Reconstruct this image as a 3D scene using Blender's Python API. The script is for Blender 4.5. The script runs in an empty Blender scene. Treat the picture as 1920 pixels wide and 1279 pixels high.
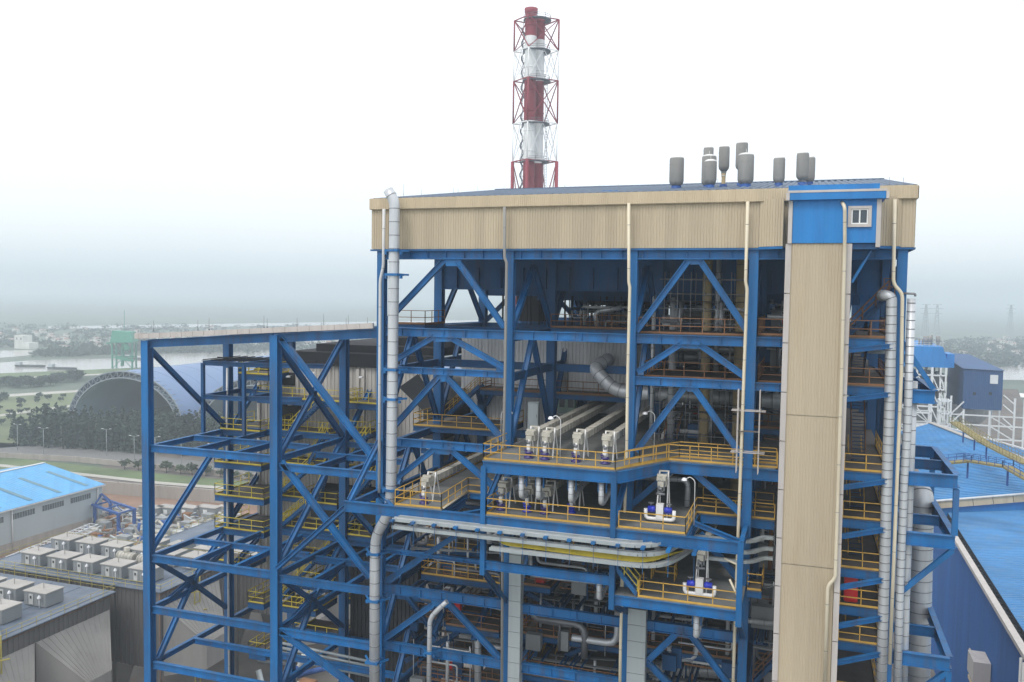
import bpy, math, random
from mathutils import Vector, Matrix
random.seed(7)
S = bpy.context.scene
COL = S.collection
R = math.radians
# ------------------------------------------------------------------ camera
F = 1609.0; YAW, PIT, ROL = -.33273, .055858, .0140025
CAM = Vector((0, -60, 70))
fw = Vector((math.sin(YAW)*math.cos(PIT), math.cos(YAW)*math.cos(PIT), -math.sin(PIT)))
_r = Vector((math.cos(YAW), -math.sin(YAW), 0)); _u = _r.cross(fw)
rt = _r*math.cos(ROL)+_u*math.sin(ROL); up = -_r*math.sin(ROL)+_u*math.cos(ROL)
cd = bpy.data.cameras.new('camera'); co = bpy.data.objects.new('camera', cd); COL.objects.link(co)
co.matrix_world = Matrix(((rt.x, up.x, -fw.x, CAM.x), (rt.y, up.y, -fw.y, CAM.y), (rt.z, up.z, -fw.z, CAM.z), (0, 0, 0, 1)))
cd.sensor_width = 36; cd.lens = F/1920*36; cd.clip_end = 12000; cd.clip_start = .5
S.camera = co
S.view_settings.view_transform = 'Standard'; S.view_settings.look = 'None'
S.view_settings.exposure = 0.0; S.view_settings.gamma = 1
# ------------------------------------------------------------------ world and sun
SUN_EL, SUN_AZ = R(55), R(200)
W = bpy.data.worlds.new('World'); S.world = W; W.use_nodes = True
nt = W.node_tree; nt.nodes.clear()
out = nt.nodes.new('ShaderNodeOutputWorld'); bg = nt.nodes.new('ShaderNodeBackground')
sky = nt.nodes.new('ShaderNodeTexSky'); sky.sky_type = 'NISHITA'; sky.sun_disc = False
sky.sun_elevation = SUN_EL; sky.sun_rotation = SUN_AZ; sky.dust_density = 4
geo = nt.nodes.new('ShaderNodeTexCoord'); sep = nt.nodes.new('ShaderNodeSeparateXYZ')
nt.links.new(geo.outputs['Generated'], sep.inputs[0])
nz = nt.nodes.new('ShaderNodeTexNoise'); nz.inputs['Scale'].default_value = 1.6; nz.inputs['Detail'].default_value = 3
nt.links.new(geo.outputs['Generated'], nz.inputs['Vector'])
m1 = nt.nodes.new('ShaderNodeMath'); m1.operation = 'MULTIPLY_ADD'; m1.inputs[1].default_value = .24; m1.inputs[2].default_value = -.12
nt.links.new(nz.outputs[0], m1.inputs[0])
m2 = nt.nodes.new('ShaderNodeMath'); m2.operation = 'ADD'; nt.links.new(m1.outputs[0], m2.inputs[0]); nt.links.new(sep.outputs[2], m2.inputs[1])
rp = nt.nodes.new('ShaderNodeValToRGB'); e = rp.color_ramp.elements
e[0].position = 0; e[0].color = (.84, .89, .92, 1); e[1].position = .22; e[1].color = (1., 1., 1., 1)
k = rp.color_ramp.elements.new(.06); k.color = (.92, .95, .97, 1)
k = rp.color_ramp.elements.new(.13); k.color = (.93, .96, .98, 1)
nt.links.new(m2.outputs[0], rp.inputs[0])
ms = nt.nodes.new('ShaderNodeVectorMath'); ms.operation = 'SCALE'; ms.inputs['Scale'].default_value = .05
nt.links.new(sky.outputs[0], ms.inputs[0])
mw = nt.nodes.new('ShaderNodeVectorMath'); mw.operation = 'SCALE'; mw.inputs['Scale'].default_value = 1.15
nt.links.new(rp.outputs[0], mw.inputs[0])
ad = nt.nodes.new('ShaderNodeVectorMath'); ad.operation = 'ADD'
nt.links.new(ms.outputs[0], ad.inputs[0]); nt.links.new(mw.outputs[0], ad.inputs[1])
nt.links.new(ad.outputs[0], bg.inputs[0]); bg.inputs[1].default_value = 1
nt.links.new(bg.outputs[0], out.inputs[0])
sl = bpy.data.lights.new('sun', 'SUN'); sl.energy = 1.3; sl.angle = R(18); sl.color = (1, .97, .92)
so = bpy.data.objects.new('sun', sl); COL.objects.link(so)
sd = Vector((math.sin(SUN_AZ)*math.cos(SUN_EL), math.cos(SUN_AZ)*math.cos(SUN_EL), math.sin(SUN_EL)))
so.rotation_euler = sd.to_track_quat('Z', 'Y').to_euler()
S.cycles.volume_bounces = 1; S.cycles.max_bounces = 6; S.cycles.diffuse_bounces = 4; S.cycles.glossy_bounces = 2

# ------------------------------------------------------------------ pixel ray to a point on a real plane
def at(px, py, Y=None, Z=None, X=None):
    d = fw*F+rt*(px-960)-up*(py-639.5)
    t = (Y-CAM.y)/d.y if Y is not None else (Z-CAM.z)/d.z if Z is not None else (X-CAM.x)/d.x
    return CAM+d*t
# ------------------------------------------------------------------ materials
def mat(name, c, rough=.6, metal=0, var=.12, scale=1.2, dirt=None, dirt_amt=0., streak=False, spec=.5, panel=0, objvar=.06):
    m = bpy.data.materials.new(name); m.use_nodes = True; n = m.node_tree; b = n.nodes['Principled BSDF']
    b.inputs['Roughness'].default_value = rough; b.inputs['Metallic'].default_value = metal
    b.inputs['Specular IOR Level'].default_value = spec
    g = n.nodes.new('ShaderNodeNewGeometry'); mp = n.nodes.new('ShaderNodeMapping')
    n.links.new(g.outputs['Position'], mp.inputs[0])
    if streak: mp.inputs['Scale'].default_value = (1, 1, .12)
    t = n.nodes.new('ShaderNodeTexNoise'); t.inputs['Scale'].default_value = scale; t.inputs['Detail'].default_value = 6
    n.links.new(mp.outputs[0], t.inputs['Vector'])
    r = n.nodes.new('ShaderNodeValToRGB'); r.color_ramp.elements[0].position = .3; r.color_ramp.elements[1].position = .72
    r.color_ramp.elements[0].color = (*[max(0, x*(1-var)) for x in c], 1); r.color_ramp.elements[1].color = (*[min(1, x*(1+var)) for x in c], 1)
    n.links.new(t.outputs[0], r.inputs[0]); last = r.outputs[0]
    if dirt:
        t2 = n.nodes.new('ShaderNodeTexNoise'); t2.inputs['Scale'].default_value = scale*1.7; t2.inputs['Detail'].default_value = 9; t2.inputs['Roughness'].default_value = .7
        n.links.new(mp.outputs[0], t2.inputs['Vector'])
        r2 = n.nodes.new('ShaderNodeValToRGB'); r2.color_ramp.elements[0].position = .5; r2.color_ramp.elements[1].position = .72
        r2.color_ramp.elements[0].color = (0, 0, 0, 1); r2.color_ramp.elements[1].color = (dirt_amt,)*3+(1,)
        n.links.new(t2.outputs[0], r2.inputs[0])
        mx = n.nodes.new('ShaderNodeMix'); mx.data_type = 'RGBA'; n.links.new(r2.outputs[0], mx.inputs[0]); n.links.new(last, mx.inputs[6]); mx.inputs[7].default_value = (*dirt, 1)
        last = mx.outputs[2]
    oi = n.nodes.new('ShaderNodeObjectInfo'); mr = n.nodes.new('ShaderNodeMapRange'); mr.inputs[3].default_value = 1-objvar; mr.inputs[4].default_value = 1+objvar*.7
    n.links.new(oi.outputs['Random'], mr.inputs[0]); fac = mr.outputs[0]
    if panel:   # sheets laid at different times differ a little in tone
        sx = n.nodes.new('ShaderNodeSeparateXYZ'); n.links.new(g.outputs['Position'], sx.inputs[0])
        s1 = n.nodes.new('ShaderNodeMath'); s1.operation = 'ADD'; n.links.new(sx.outputs[0], s1.inputs[0]); n.links.new(sx.outputs[1], s1.inputs[1])
        s2 = n.nodes.new('ShaderNodeMath'); s2.operation = 'MULTIPLY'; s2.inputs[1].default_value = 1/panel; n.links.new(s1.outputs[0], s2.inputs[0])
        s3 = n.nodes.new('ShaderNodeMath'); s3.operation = 'FLOOR'; n.links.new(s2.outputs[0], s3.inputs[0])
        wn = n.nodes.new('ShaderNodeTexWhiteNoise'); wn.noise_dimensions = '1D'; n.links.new(s3.outputs[0], wn.inputs['W'])
        m3 = n.nodes.new('ShaderNodeMapRange'); m3.inputs[3].default_value = .91; m3.inputs[4].default_value = 1.06; n.links.new(wn.outputs[0], m3.inputs[0])
        m4 = n.nodes.new('ShaderNodeMath'); m4.operation = 'MULTIPLY'; n.links.new(m3.outputs[0], m4.inputs[0]); n.links.new(fac, m4.inputs[1]); fac = m4.outputs[0]
    vs = n.nodes.new('ShaderNodeVectorMath'); vs.operation = 'SCALE'; n.links.new(last, vs.inputs[0]); n.links.new(fac, vs.inputs['Scale']); last = vs.outputs[0]
    n.links.new(last, b.inputs['Base Color'])
    return m
M = {}
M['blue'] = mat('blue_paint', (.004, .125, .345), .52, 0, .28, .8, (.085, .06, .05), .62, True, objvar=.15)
M['blue_shaded'] = mat('blue_paint_shaded', (.005, .085, .235), .6, 0, .25, .5, (.06, .045, .04), .6, True, objvar=.15)  # same blue paint, darkened to put shade on inner and rear steel
M['sheetblue'] = mat('blue_sheet', (.010, .20, .54), .5, 0, .12, .5, (.01, .10, .34), .5, True)
M['tan'] = mat('tan_cladding', (.50, .425, .305), .6, 0, .05, .4, (.38, .29, .19), .38, True, panel=.83)
M['tan2'] = mat('tan_trim', (.56, .47, .33), .6, 0, .07, 1, (.3, .22, .14), .3, True)
M['trim'] = mat('pale_trim', (.50, .47, .45), .55, 0, .08, 1, (.25, .2, .17), .3, True)
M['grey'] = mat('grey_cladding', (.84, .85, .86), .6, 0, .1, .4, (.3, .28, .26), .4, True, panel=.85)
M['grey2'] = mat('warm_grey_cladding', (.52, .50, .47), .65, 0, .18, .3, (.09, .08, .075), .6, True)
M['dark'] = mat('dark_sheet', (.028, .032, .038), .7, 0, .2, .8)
M['black'] = mat('black_steel', (.012, .015, .02), .8, 0, .3, .8)  # near black for rods, penthouse, duct top and roof slot
M['deck'] = mat('grey_deck', (.17, .18, .18), .75, 0, .14, .6, (.06, .055, .05), .6)
M['deckd'] = mat('rusty_deck', (.075, .07, .068), .85, 0, .2, .6, (.10, .05, .03), .5)
M['grating'] = mat('walkway_grating', (.13, .12, .11), .8, 0, .2, .6, (.14, .07, .035), .5)
M['amber'] = mat('amber_rail', (.56, .34, .06), .55, 0, .2, .7, (.25, .10, .04), .5)
M['rust'] = mat('rusty_rail', (.24, .115, .05), .7, 0, .25, .7, (.12, .06, .04), .5)
M['yellow'] = mat('yellow_rail', (.62, .50, .05), .55, 0, .15, .7, (.3, .22, .06), .4)
M['silver'] = mat('aluminium_jacket', (.56, .59, .62), .42, .35, .12, 1.2, (.34, .34, .35), .4, True)
M['seam'] = mat('jacket_seam', (.22, .23, .25), .5, .6, .1)
M['galv'] = mat('galvanised_panel', (.40, .45, .47), .5, .35, .08, .8, (.25, .27, .28), .3, True)
M['cream'] = mat('cream_machine_paint', (.46, .445, .39), .55, 0, .12, 1, (.20, .17, .13), .75)
M['cpipe'] = mat('cream_pvc', (.66, .60, .46), .5, 0, .08, 1, (.35, .25, .13), .35, True)
M['spipe'] = mat('pale_pvc', (.62, .63, .63), .45, 0, .08, 1, (.3, .3, .3), .3, True)
M['yvent'] = mat('ochre_vent_pipe', (.50, .39, .22), .6, 0, .1, 1, (.28, .2, .12), .4, True)
M['vessel'] = mat('silencer_steel', (.25, .25, .24), .7, 0, .12, 1.5, (.24, .23, .22), .4, True)
M['white'] = mat('white_paint', (.74, .76, .76), .5, 0, .05, 1)
M['frosted'] = mat('white_cap', (.72, .72, .71), .6, 0, .06, 2)
M['rimgrey'] = mat('truss_grey', (.22, .26, .30), .6)
M['dullwhite'] = mat('dull_white', (.48, .49, .48), .6)
M['dullyellow'] = mat('dull_yellow_rail', (.42, .36, .09), .6, 0, .2, .7, (.2, .17, .08), .5)
M['violet'] = mat('violet_valve', (.035, .025, .16), .4, 0, .1, 2)
M['cobalt'] = mat('cobalt_valve', (.02, .04, .45), .35, 0, .1, 2)
M['red'] = mat('red_enamel', (.60, .012, .015), .4, 0, .08, 2)
M['chred'] = mat('chimney_red', (.24, .025, .045), .6, 0, .15, .3, (.18, .03, .04), .4, True)
M['chwhite'] = mat('chimney_white', (.78, .80, .80), .6, 0, .05, .3, (.6, .62, .62), .4, True)
M['chgrey'] = mat('chimney_steel', (.16, .17, .20), .6, 0, .1, 1)
M['green'] = mat('pale_green_box', (.36, .52, .45), .5, 0, .08, 1)
M['glass'] = mat('window_glass', (.05, .07, .09), .08, 0, .1, 2)
M['glass2'] = mat('dusty_glass', (.10, .12, .13), .3, 0, .3, 1)
M['conc'] = mat('concrete', (.36, .33, .30), .85, 0, .12, .25, (.2, .18, .15), .5, True)
M['roofsky'] = mat('sky_blue_roof', (.10, .36, .66), .55, 0, .08, .2, (.18, .36, .52), .5, panel=1.9)
M['roofblue'] = mat('mid_blue_roof', (.045, .225, .49), .55, 0, .14, .15, (.12, .24, .38), .6, panel=.95)
M['rooflight'] = mat('rooflight', (.07, .2, .27), .3, 0, .1)
M['vaultin'] = mat('vault_inside', (.20, .32, .44), .8, 0, .1, .05)
M['latt'] = mat('white_lattice', (.93, .94, .94), .7, 0, .02, 1)
M['slateblue'] = mat('slate_blue_sheet', (.03, .09, .22), .6, 0, .1, .1, (.05, .1, .2), .4, True)  # dark blue sheeting of the bunker house
M['lilac'] = mat('pale_blue_vault', (.15, .24, .42), .5, 0, .06, .05)
M['whwall'] = mat('pale_wall', (.42, .48, .50), .7, 0, .05, .1, (.33, .36, .37), .4, True)
M['whsteel'] = mat('white_steel', (.66, .70, .72), .5, 0, .06, .5)
M['olive'] = mat('olive_walkway', (.24, .20, .07), .7, 0, .2, .5)
M['leaf'] = mat('leaf', (.045, .075, .035), .8, 0, .45, .12)
M['leafd'] = mat('leaf_dark', (.022, .045, .032), .85, 0, .5, .06)
M['bark'] = mat('bark', (.09, .07, .05), .9)
M['soil'] = mat('bare_soil', (.25, .155, .11), .95, 0, .25, .12, (.20, .18, .14), .6)
M['grass'] = mat('grass_bank', (.105, .15, .065), .95, 0, .3, .05, (.20, .19, .12), .7)
M['field'] = mat('field', (.13, .16, .08), .95, 0, .25, .02, (.2, .2, .14), .6)
M['land'] = mat('far_land', (.09, .12, .09), .95, 0, .4, .012, (.25, .25, .22), .7)
M['road'] = mat('asphalt', (.17, .17, .17), .9, 0, .12, .1)
M['pale'] = mat('pale_strip', (.45, .44, .40), .9, 0, .12, .1, (.28, .28, .24), .5)
M['water'] = mat('river_water', (.42, .40, .385), .15, 0, .06, .005)
M['yard'] = mat('plant_yard', (.13, .12, .11), .9, 0, .3, .15, (.22, .13, .09), .6)
M['jetgreen'] = mat('jetty_green', (.04, .25, .17), .6, 0, .15, .3)
M['gantryblue'] = mat('gantry_blue', (.02, .085, .30), .6, 0, .15, .3)
M['houseA'] = mat('house_white', (.66, .66, .62), .8, 0, .15, .2)
M['houseB'] = mat('house_roof', (.30, .17, .14), .8, 0, .25, .2)
M['boxgrey'] = mat('box_grey', (.25, .27, .28), .6, 0, .1, .5)
M['boxtop'] = mat('box_top', (.37, .36, .34), .7, 0, .1, .6, (.3, .28, .25), .5)
M['bluedeck'] = mat('blue_grey_deck', (.12, .155, .21), .6, 0, .2, .3, (.25, .25, .26), .5)
M['hopper'] = mat('hopper_sheet', (.30, .29, .275), .6, 0, .1, .3, (.2, .19, .18), .5, True)
M['espwall'] = mat('precipitator_wall', (.12, .115, .115), .7, 0, .15, .2, (.07, .065, .06), .5, True)
M['lamp'] = mat('lamp_head', (.75, .77, .8), .3, 0, .05, 2)
# ------------------------------------------------------------------ mesh builder
Z3 = Vector((0, 0, 1))
class MB:
    def __init__(s): s.v = []; s.f = []; s.m = []; s.sm = []
    def quad(s, a, b, c, d, m=0):
        n = len(s.v); s.v += [Vector(a), Vector(b), Vector(c), Vector(d)]; s.f.append((n, n+1, n+2, n+3)); s.m.append(m); s.sm.append(False)
    def poly(s, pts, m=0):
        n = len(s.v); s.v += [Vector(p) for p in pts]; s.f.append(tuple(range(n, n+len(pts)))); s.m.append(m); s.sm.append(False)
    def box(s, a, b, m=0):   # axis aligned, corners
        x0, x1 = sorted((a[0], b[0])); y0, y1 = sorted((a[1], b[1])); z0, z1 = sorted((a[2], b[2]))
        n = len(s.v); s.v += [Vector((x, y, z)) for z in (z0, z1) for x, y in ((x0, y0), (x1, y0), (x1, y1), (x0, y1))]
        for f in ((3, 2, 1, 0), (4, 5, 6, 7), (0, 1, 5, 4), (1, 2, 6, 5), (2, 3, 7, 6), (3, 0, 4, 7)):
            s.f.append(tuple(n+i for i in f)); s.m.append(m); s.sm.append(False)
        return s
    def bar(s, p, q, w, h=None, m=0, upv=None, off=(0, 0)):  # box along p-q, w across, h along up
        p, q = Vector(p), Vector(q); h = w if h is None else h
        d = (q-p)
        if d.length < 1e-5: return s
        d.normalize(); u = Vector(upv) if upv else (Z3 if abs(d.z) < .97 else Vector((0, 1, 0)))
        sd_ = d.cross(u).normalized(); u = sd_.cross(d).normalized()
        o = sd_*off[0]+u*off[1]; n = len(s.v)
        for b in (p, q):
            for i, j in ((-1, -1), (1, -1), (1, 1), (-1, 1)): s.v.append(b+o+sd_*(i*w/2)+u*(j*h/2))
        for f in ((0, 1, 2, 3), (7, 6, 5, 4), (4, 5, 1, 0), (5, 6, 2, 1), (6, 7, 3, 2), (7, 4, 0, 3)):
            s.f.append(tuple(n+i for i in f)); s.m.append(m); s.sm.append(False)
        return s
    def ibeam(s, p, q, h=.7, w=.35, t=.05, m=0, upv=None):
        s.bar(p, q, w, t, m, upv, (0, h/2-t/2)); s.bar(p, q, w, t, m, upv, (0, -h/2+t/2)); s.bar(p, q, t, h-2*t, m, upv); return s
    def tube(s, path, r, n=12, m=0, caps=True, bands=0, bm=1, bandw=.05):
        P = [Vector(p) for p in path]; rs = r if isinstance(r, (list, tuple)) else [r]*len(P); base = len(s.v); prev = None
        for i, p in enumerate(P):
            d = (P[min(i+1, len(P)-1)]-P[max(i-1, 0)]).normalized()
            if prev is None:
                a = Z3 if abs(d.z) < .9 else Vector((0, 1, 0)); u = d.cross(a).normalized()
            else: u = (prev-d*prev.dot(d)).normalized()
            prev = u; w = d.cross(u)
            for k in range(n):
                a = 2*math.pi*k/n; s.v.append(p+(u*math.cos(a)+w*math.sin(a))*rs[i])
        for i in range(len(P)-1):
            for k in range(n):
                a = base+i*n+k; b = base+i*n+(k+1) % n
                s.f.append((a, b, b+n, a+n)); s.m.append(m); s.sm.append(True)
        if caps:
            s.f.append(tuple(base+k for k in range(n))[::-1]); s.m.append(m); s.sm.append(False)
            e_ = base+(len(P)-1)*n; s.f.append(tuple(e_+k for k in range(n))); s.m.append(m); s.sm.append(False)
        if bands:
            acc = bands*.5
            for i in range(len(P)-1):
                L = (P[i+1]-P[i]).length; d = (P[i+1]-P[i]).normalized() if L > 1e-6 else Z3
                while acc < L:
                    c = P[i]+d*acc; rr = rs[i]+(rs[i+1]-rs[i])*acc/L
                    s.tube([c-d*bandw/2, c+d*bandw/2], rr*1.03+.004, n, bm, True); acc += bands
                acc -= L
        return s
    def lathe(s, c, prof, n=20, m=0):   # prof = [(r, z)]
        c = Vector(c); base = len(s.v)
        for r_, z_ in prof:
            for k in range(n): s.v.append(c+Vector((r_*math.cos(2*math.pi*k/n), r_*math.sin(2*math.pi*k/n), z_)))
        for i in range(len(prof)-1):
            for k in range(n):
                a = base+i*n+k; b = base+i*n+(k+1) % n
                s.f.append((a, b, b+n, a+n)); s.m.append(m); s.sm.append(True)
        return s
    def corr(s, o, u, w, W_, H_, pitch=.3, dep=.05, m=0):  # corrugated sheet: across u, along w
        o, u, w = Vector(o), Vector(u).normalized(), Vector(w).normalized(); nn = u.cross(w).normalized(); k = max(1, int(round(W_/pitch))); p = W_/k
        xs = []
        for i in range(k): xs += [(i*p, 0), (i*p+p*.4, 0), (i*p+p*.5, dep), (i*p+p*.9, dep)]
        xs.append((W_, 0)); b = len(s.v)
        for x, y in xs: s.v.append(o+u*x+nn*y)
        for x, y in xs: s.v.append(o+u*x+nn*y+w*H_)
        n = len(xs)
        for i in range(n-1): s.f.append((b+i, b+i+1, b+n+i+1, b+n+i)); s.m.append(m); s.sm.append(False)
        return s
    def rail(s, pts, h=1.1, step=1.5, t=.055, m=0, toe=True, mids=(.55,)):
        P = [Vector(p) for p in pts]
        for a, b in zip(P, P[1:]):
            L = (b-a).length; n = max(1, int(round(L/step)))
            for z in (h,)+tuple(mids): s.bar(a+Z3*z, b+Z3*z, t, t, m)
            if toe: s.bar(a+Z3*.07, b+Z3*.07, .025, .13, m)
            for i in range(n+1):
                c = a+(b-a)*i/n; s.bar(c, c+Z3*h, t, t, m)
        return s
ROOTS = {}
def obj(name, mb, mats, parent=None, label=None):
    mats = mats if isinstance(mats, (list, tuple)) else [mats]
    me = bpy.data.meshes.new(name); off = ROOTS.get(parent.name, Vector()) if parent else Vector()
    me.from_pydata([v-off for v in mb.v], [], mb.f); 
    for m_ in mats: me.materials.append(M[m_] if isinstance(m_, str) else m_)
    me.polygons.foreach_set('material_index', mb.m); me.polygons.foreach_set('use_smooth', mb.sm)
    o = bpy.data.objects.new(name, me); COL.objects.link(o)
    if parent: o.parent = parent; ROOTS[o.name] = off
    if label: o['label'] = label
    return o
def thing(name, label, cat, loc=(0, 0, 0), group=None):
    o = bpy.data.objects.new(name, None); COL.objects.link(o); o.location = loc; o.empty_display_size = .5
    ROOTS[o.name] = Vector(loc); o['label'] = label; o['category'] = cat
    if group: o['group'] = group
    return o
def single(name, mb, mats, label, cat, group=None):
    xs = mb.v; c = Vector((sum(v.x for v in xs)/len(xs), sum(v.y for v in xs)/len(xs), min(v.z for v in xs)))
    mb.v = [v-c for v in mb.v]; o = obj(name, mb, mats); o.location = c
    o['label'] = label; o['category'] = cat
    if group: o['group'] = group
    return o
def struct(name, mb, mats):
    o = obj(name, mb, mats); o['kind'] = 'structure'; return o
def copy_tree(o, parent=None):
    c = o.copy(); COL.objects.link(c)
    if parent: c.parent = parent
    for ch in list(o.children): copy_tree(ch, c)
    return c
def place(o, loc, rz=0, label=None, sc=None):
    c = copy_tree(o); c.location = loc; c.rotation_euler = (0, 0, rz)
    if sc: c.scale = (sc, sc, sc) if not isinstance(sc, tuple) else sc
    if label: c['label'] = label
    return c
def fillet(pts, r, n=5):
    P = [Vector(p) for p in pts]; o = [P[0]]
    for i in range(1, len(P)-1):
        a, b, c = P[i-1], P[i], P[i+1]; d1 = (a-b); d2 = (c-b); k = min(r, d1.length*.45, d2.length*.45)
        p, q = b+d1.normalized()*k, b+d2.normalized()*k
        for j in range(n+1):
            t = j/n; o.append(p*(1-t)**2+b*2*t*(1-t)+q*t*t)
    o.append(P[-1]); return o
def V3(*a): return Vector(a)
GX = [-54.3, -41.2, -31.5, -20.9, -11.75, -3.6, 5.5]
XF, XG, XA, XB, XC, XD, XE = GX
# ================================================================== GROUND AND SETTING
def gp(pts, z):  # ground polygon from picture rays, on the plane Z=z
    mb = MB(); mb.poly([at(x, y, Z=z) for x, y in pts]); return mb
g = MB(); g.quad((-6000, -400, -.05), (6000, -400, -.05), (6000, 9000, -.05), (-6000, 9000, -.05)); struct('ground', g, 'land')
g = MB(); g.quad((-260, -120, 0), (140, -120, 0), (140, 420, 0), (-260, 420, 0)); struct('plant_yard', g, 'yard')
struct('soil_yard', gp([(-60, 905), (190, 905), (420, 925), (700, 950), (700, 1090), (-60, 1090)], .05), 'soil')
struct('river', gp([(-300, 676), (0, 680), (70, 675), (210, 672), (300, 664), (520, 655), (900, 640), (900, 660), (500, 682), (272, 689), (0, 700), (-300, 712)], .1), 'water')
struct('river', gp([(-300, 662), (90, 656), (84, 664), (0, 671), (-300, 674)], .1), 'water')
struct('river', gp([(90, 612), (900, 600), (900, 606), (90, 617)], .1), 'water')
struct('river', gp([(1850, 676), (2300, 690), (2300, 716), (1850, 712)], .1), 'water')
struct('river', gp([(1600, 668), (1850, 676), (1850, 690), (1600, 684)], .1), 'water')
struct('river_bank', gp([(-300, 712), (0, 700), (272, 689), (520, 681), (520, 690), (272, 698), (0, 709), (-300, 722)], .12), 'jetgreen' if 0 else 'grass')
struct('river_road', gp([(-300, 723), (0, 709), (272, 697), (520, 688), (520, 690), (272, 699), (0, 712.5), (-300, 727)], .2), 'pale')
struct('grass_field', gp([(-300, 765), (0, 742), (150, 733), (520, 720), (520, 800), (0, 840), (-300, 860)], .1), 'field')
struct('field_path', gp([(-300, 760), (0, 740), (150, 731), (150, 735), (0, 745), (-300, 766)], .15), 'pale')
struct('field_path', gp([(-300, 800), (0, 777), (150, 757), (150, 760), (0, 781), (-300, 806)], .15), 'pale')
struct('road', gp([(-300, 824), (0, 830), (120, 836), (400, 868), (900, 915), (900, 935), (400, 890), (200, 872), (0, 850), (-300, 838)], .1), 'road')
struct('grass_bank', gp([(-300, 842), (0, 856), (300, 888), (700, 925), (700, 950), (400, 915), (200, 893), (0, 880), (-300, 865)], .12), 'grass')
struct('gravel_path', gp([(-300, 862), (0, 870), (300, 903), (700, 935), (700, 939), (300, 908), (0, 875), (-300, 866)], .16), 'pale')
# kerb wall and revetment wall
def wallpx(name, a, b, h, m, label, cat='wall', t=.4):
    p, q = at(*a, Z=0), at(*b, Z=0); mb = MB(); mb.bar(p+Z3*h/2, q+Z3*h/2, t, h)
    n = int((q-p).length/6)
    for i in range(n+1):
        c = p+(q-p)*i/max(1, n); mb.bar(c, c+Z3*(h+.15), .5, .5)
    return single(name, mb, m, label, cat)
wallpx('boundary_wall', (-300, 842), (140, 866), 2.2, 'conc', 'long pale boundary wall beside the grey road below the tree grove')
wallpx('boundary_wall', (141, 866.1), (760, 927), 2.2, 'conc', 'boundary wall with stained panels running behind the blue steel frame')
wallpx('retaining_wall', (-300, 884), (760, 972), 4.2, 'conc', 'tall stained concrete retaining wall at the edge of the bare brown soil', 'wall', .8)

# ================================================================== BOILER BUILDING
B = thing('boiler_building', 'huge open blue steel boiler building with tan corrugated upper cladding and low pitched blue roof', 'industrial building', (-13, 20, 0))
SC = .02
def col(X, Y, z0, z1, parent, w=.62, m='blue', name='column'):
    mb = MB(); mb.ibeam((X, Y, z0), (X, Y, z1), w, w, .06, 0, (0, 1, 0)); return obj(name, mb, m, parent)
def gird(p1, p2, Y, h=.62, w=.36, parent=None, m='blue', name='girder', x0=None, x1=None, flat=True):
    a, b = at(*p1, Y=Y), at(*p2, Y=Y)
    if flat: z = (a.z+b.z)/2; a.z = b.z = z
    if x0 is not None: a.x = x0
    if x1 is not None: b.x = x1
    a.z -= h/2; b.z -= h/2
    mb = MB(); mb.ibeam(a, b, h, w, .05); n = int((b-a).length/1.7)
    for i in range(1, n): c = a.lerp(b, i/n); mb.box((c.x-.02, c.y-w/2+.03, c.z-h/2+.05), (c.x+.02, c.y+w/2-.03, c.z+h/2-.05))
    if n > 3: c = a.lerp(b, .5); mb.box((c.x-.4, c.y-w/2-.025, c.z+h/2-.05), (c.x+.4, c.y+w/2+.025, c.z+h/2+.02)); mb.box((c.x-.45, c.y-.06, c.z-h/2+.1), (c.x+.45, c.y+.06, c.z+h/2-.1))
    return obj(name, mb, m, parent)
def brace(p1, p2, Y, h=.42, w=.34, parent=None, m='blue', Y2=None):
    a, b = at(*p1, Y=Y), at(*p2, Y=Y if Y2 is None else Y2); mb = MB(); mb.ibeam(a, b, h, w, .045); return obj('brace', mb, m, parent)
def gusset(pts, Y, parent, m='blue', t=.08):
    P = [at(x, y, Y=Y-t) for x, y in pts]; Q = [p+V3(0, 2*t, 0) for p in P]; mb = MB(); n = len(P)
    mb.poly(P); mb.poly(Q[::-1])
    for i in range(n): mb.quad(P[i], Q[i], Q[(i+1) % n], P[(i+1) % n])
    return obj('gusset', mb, m, parent)
# columns, three rows of depth and the back rows
ROWS = [0, 11, 22, 34, 46, 58]
for X in (XA, XB, XC, XD, XE):
    for Y in ROWS: col(X, Y, 0, 73.15 if Y == 0 else 73.3, B, .6 if Y == 0 else .75, 'blue' if Y == 0 else 'blue_shaded')
for X in (XA, XB, XC, XD, XE)[:4]:
    pass
# facade girders, left bay
g_ = lambda *a, **k: gird(*a, parent=B, **k)
mb = MB(); mb.ibeam((XA+.3, 0, 72.9), (XE-.3, 0, 72.9), .85, .5, .06); [mb.box((XA+.9+i*1.5, -.2, 72.55), (XA+.94+i*1.5, .2, 73.25)) for i in range(24)]; obj('girder', mb, 'blue', B)
for p1, p2, xa, xb, h in (((716, 615), (943, 618), XA, XB, .65), ((962, 620), (1176, 626), XB, XC, .65), ((1195, 626), (1400, 632), XC, XD, .65),
        ((747, 688), (944, 695), XA, XB, .5), ((1195, 706), (1400, 714), XC, XD, .6), ((716, 818), (905, 834), XA, XB, .6),
        ((1420, 716), (1470, 720), XD, XE, .55), ((1420, 632), (1470, 634), XD, XE, .6),
        ((720, 1030), (935, 1052), XA, XB, .3),
        ((716, 1093), (936, 1124), XA, XB, .7), ((976, 1132), (1163, 1156), XB, XC, .7), ((1210, 1163), (1390, 1186), XC, XD, .7),
        ((716, 1201), (936, 1234), XA, XB, .7), ((976, 1243), (1163, 1270), XB, XC, .7)):
    mbz = g_(p1, p2, 0, h, .4, x0=xa, x1=xb)
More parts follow.
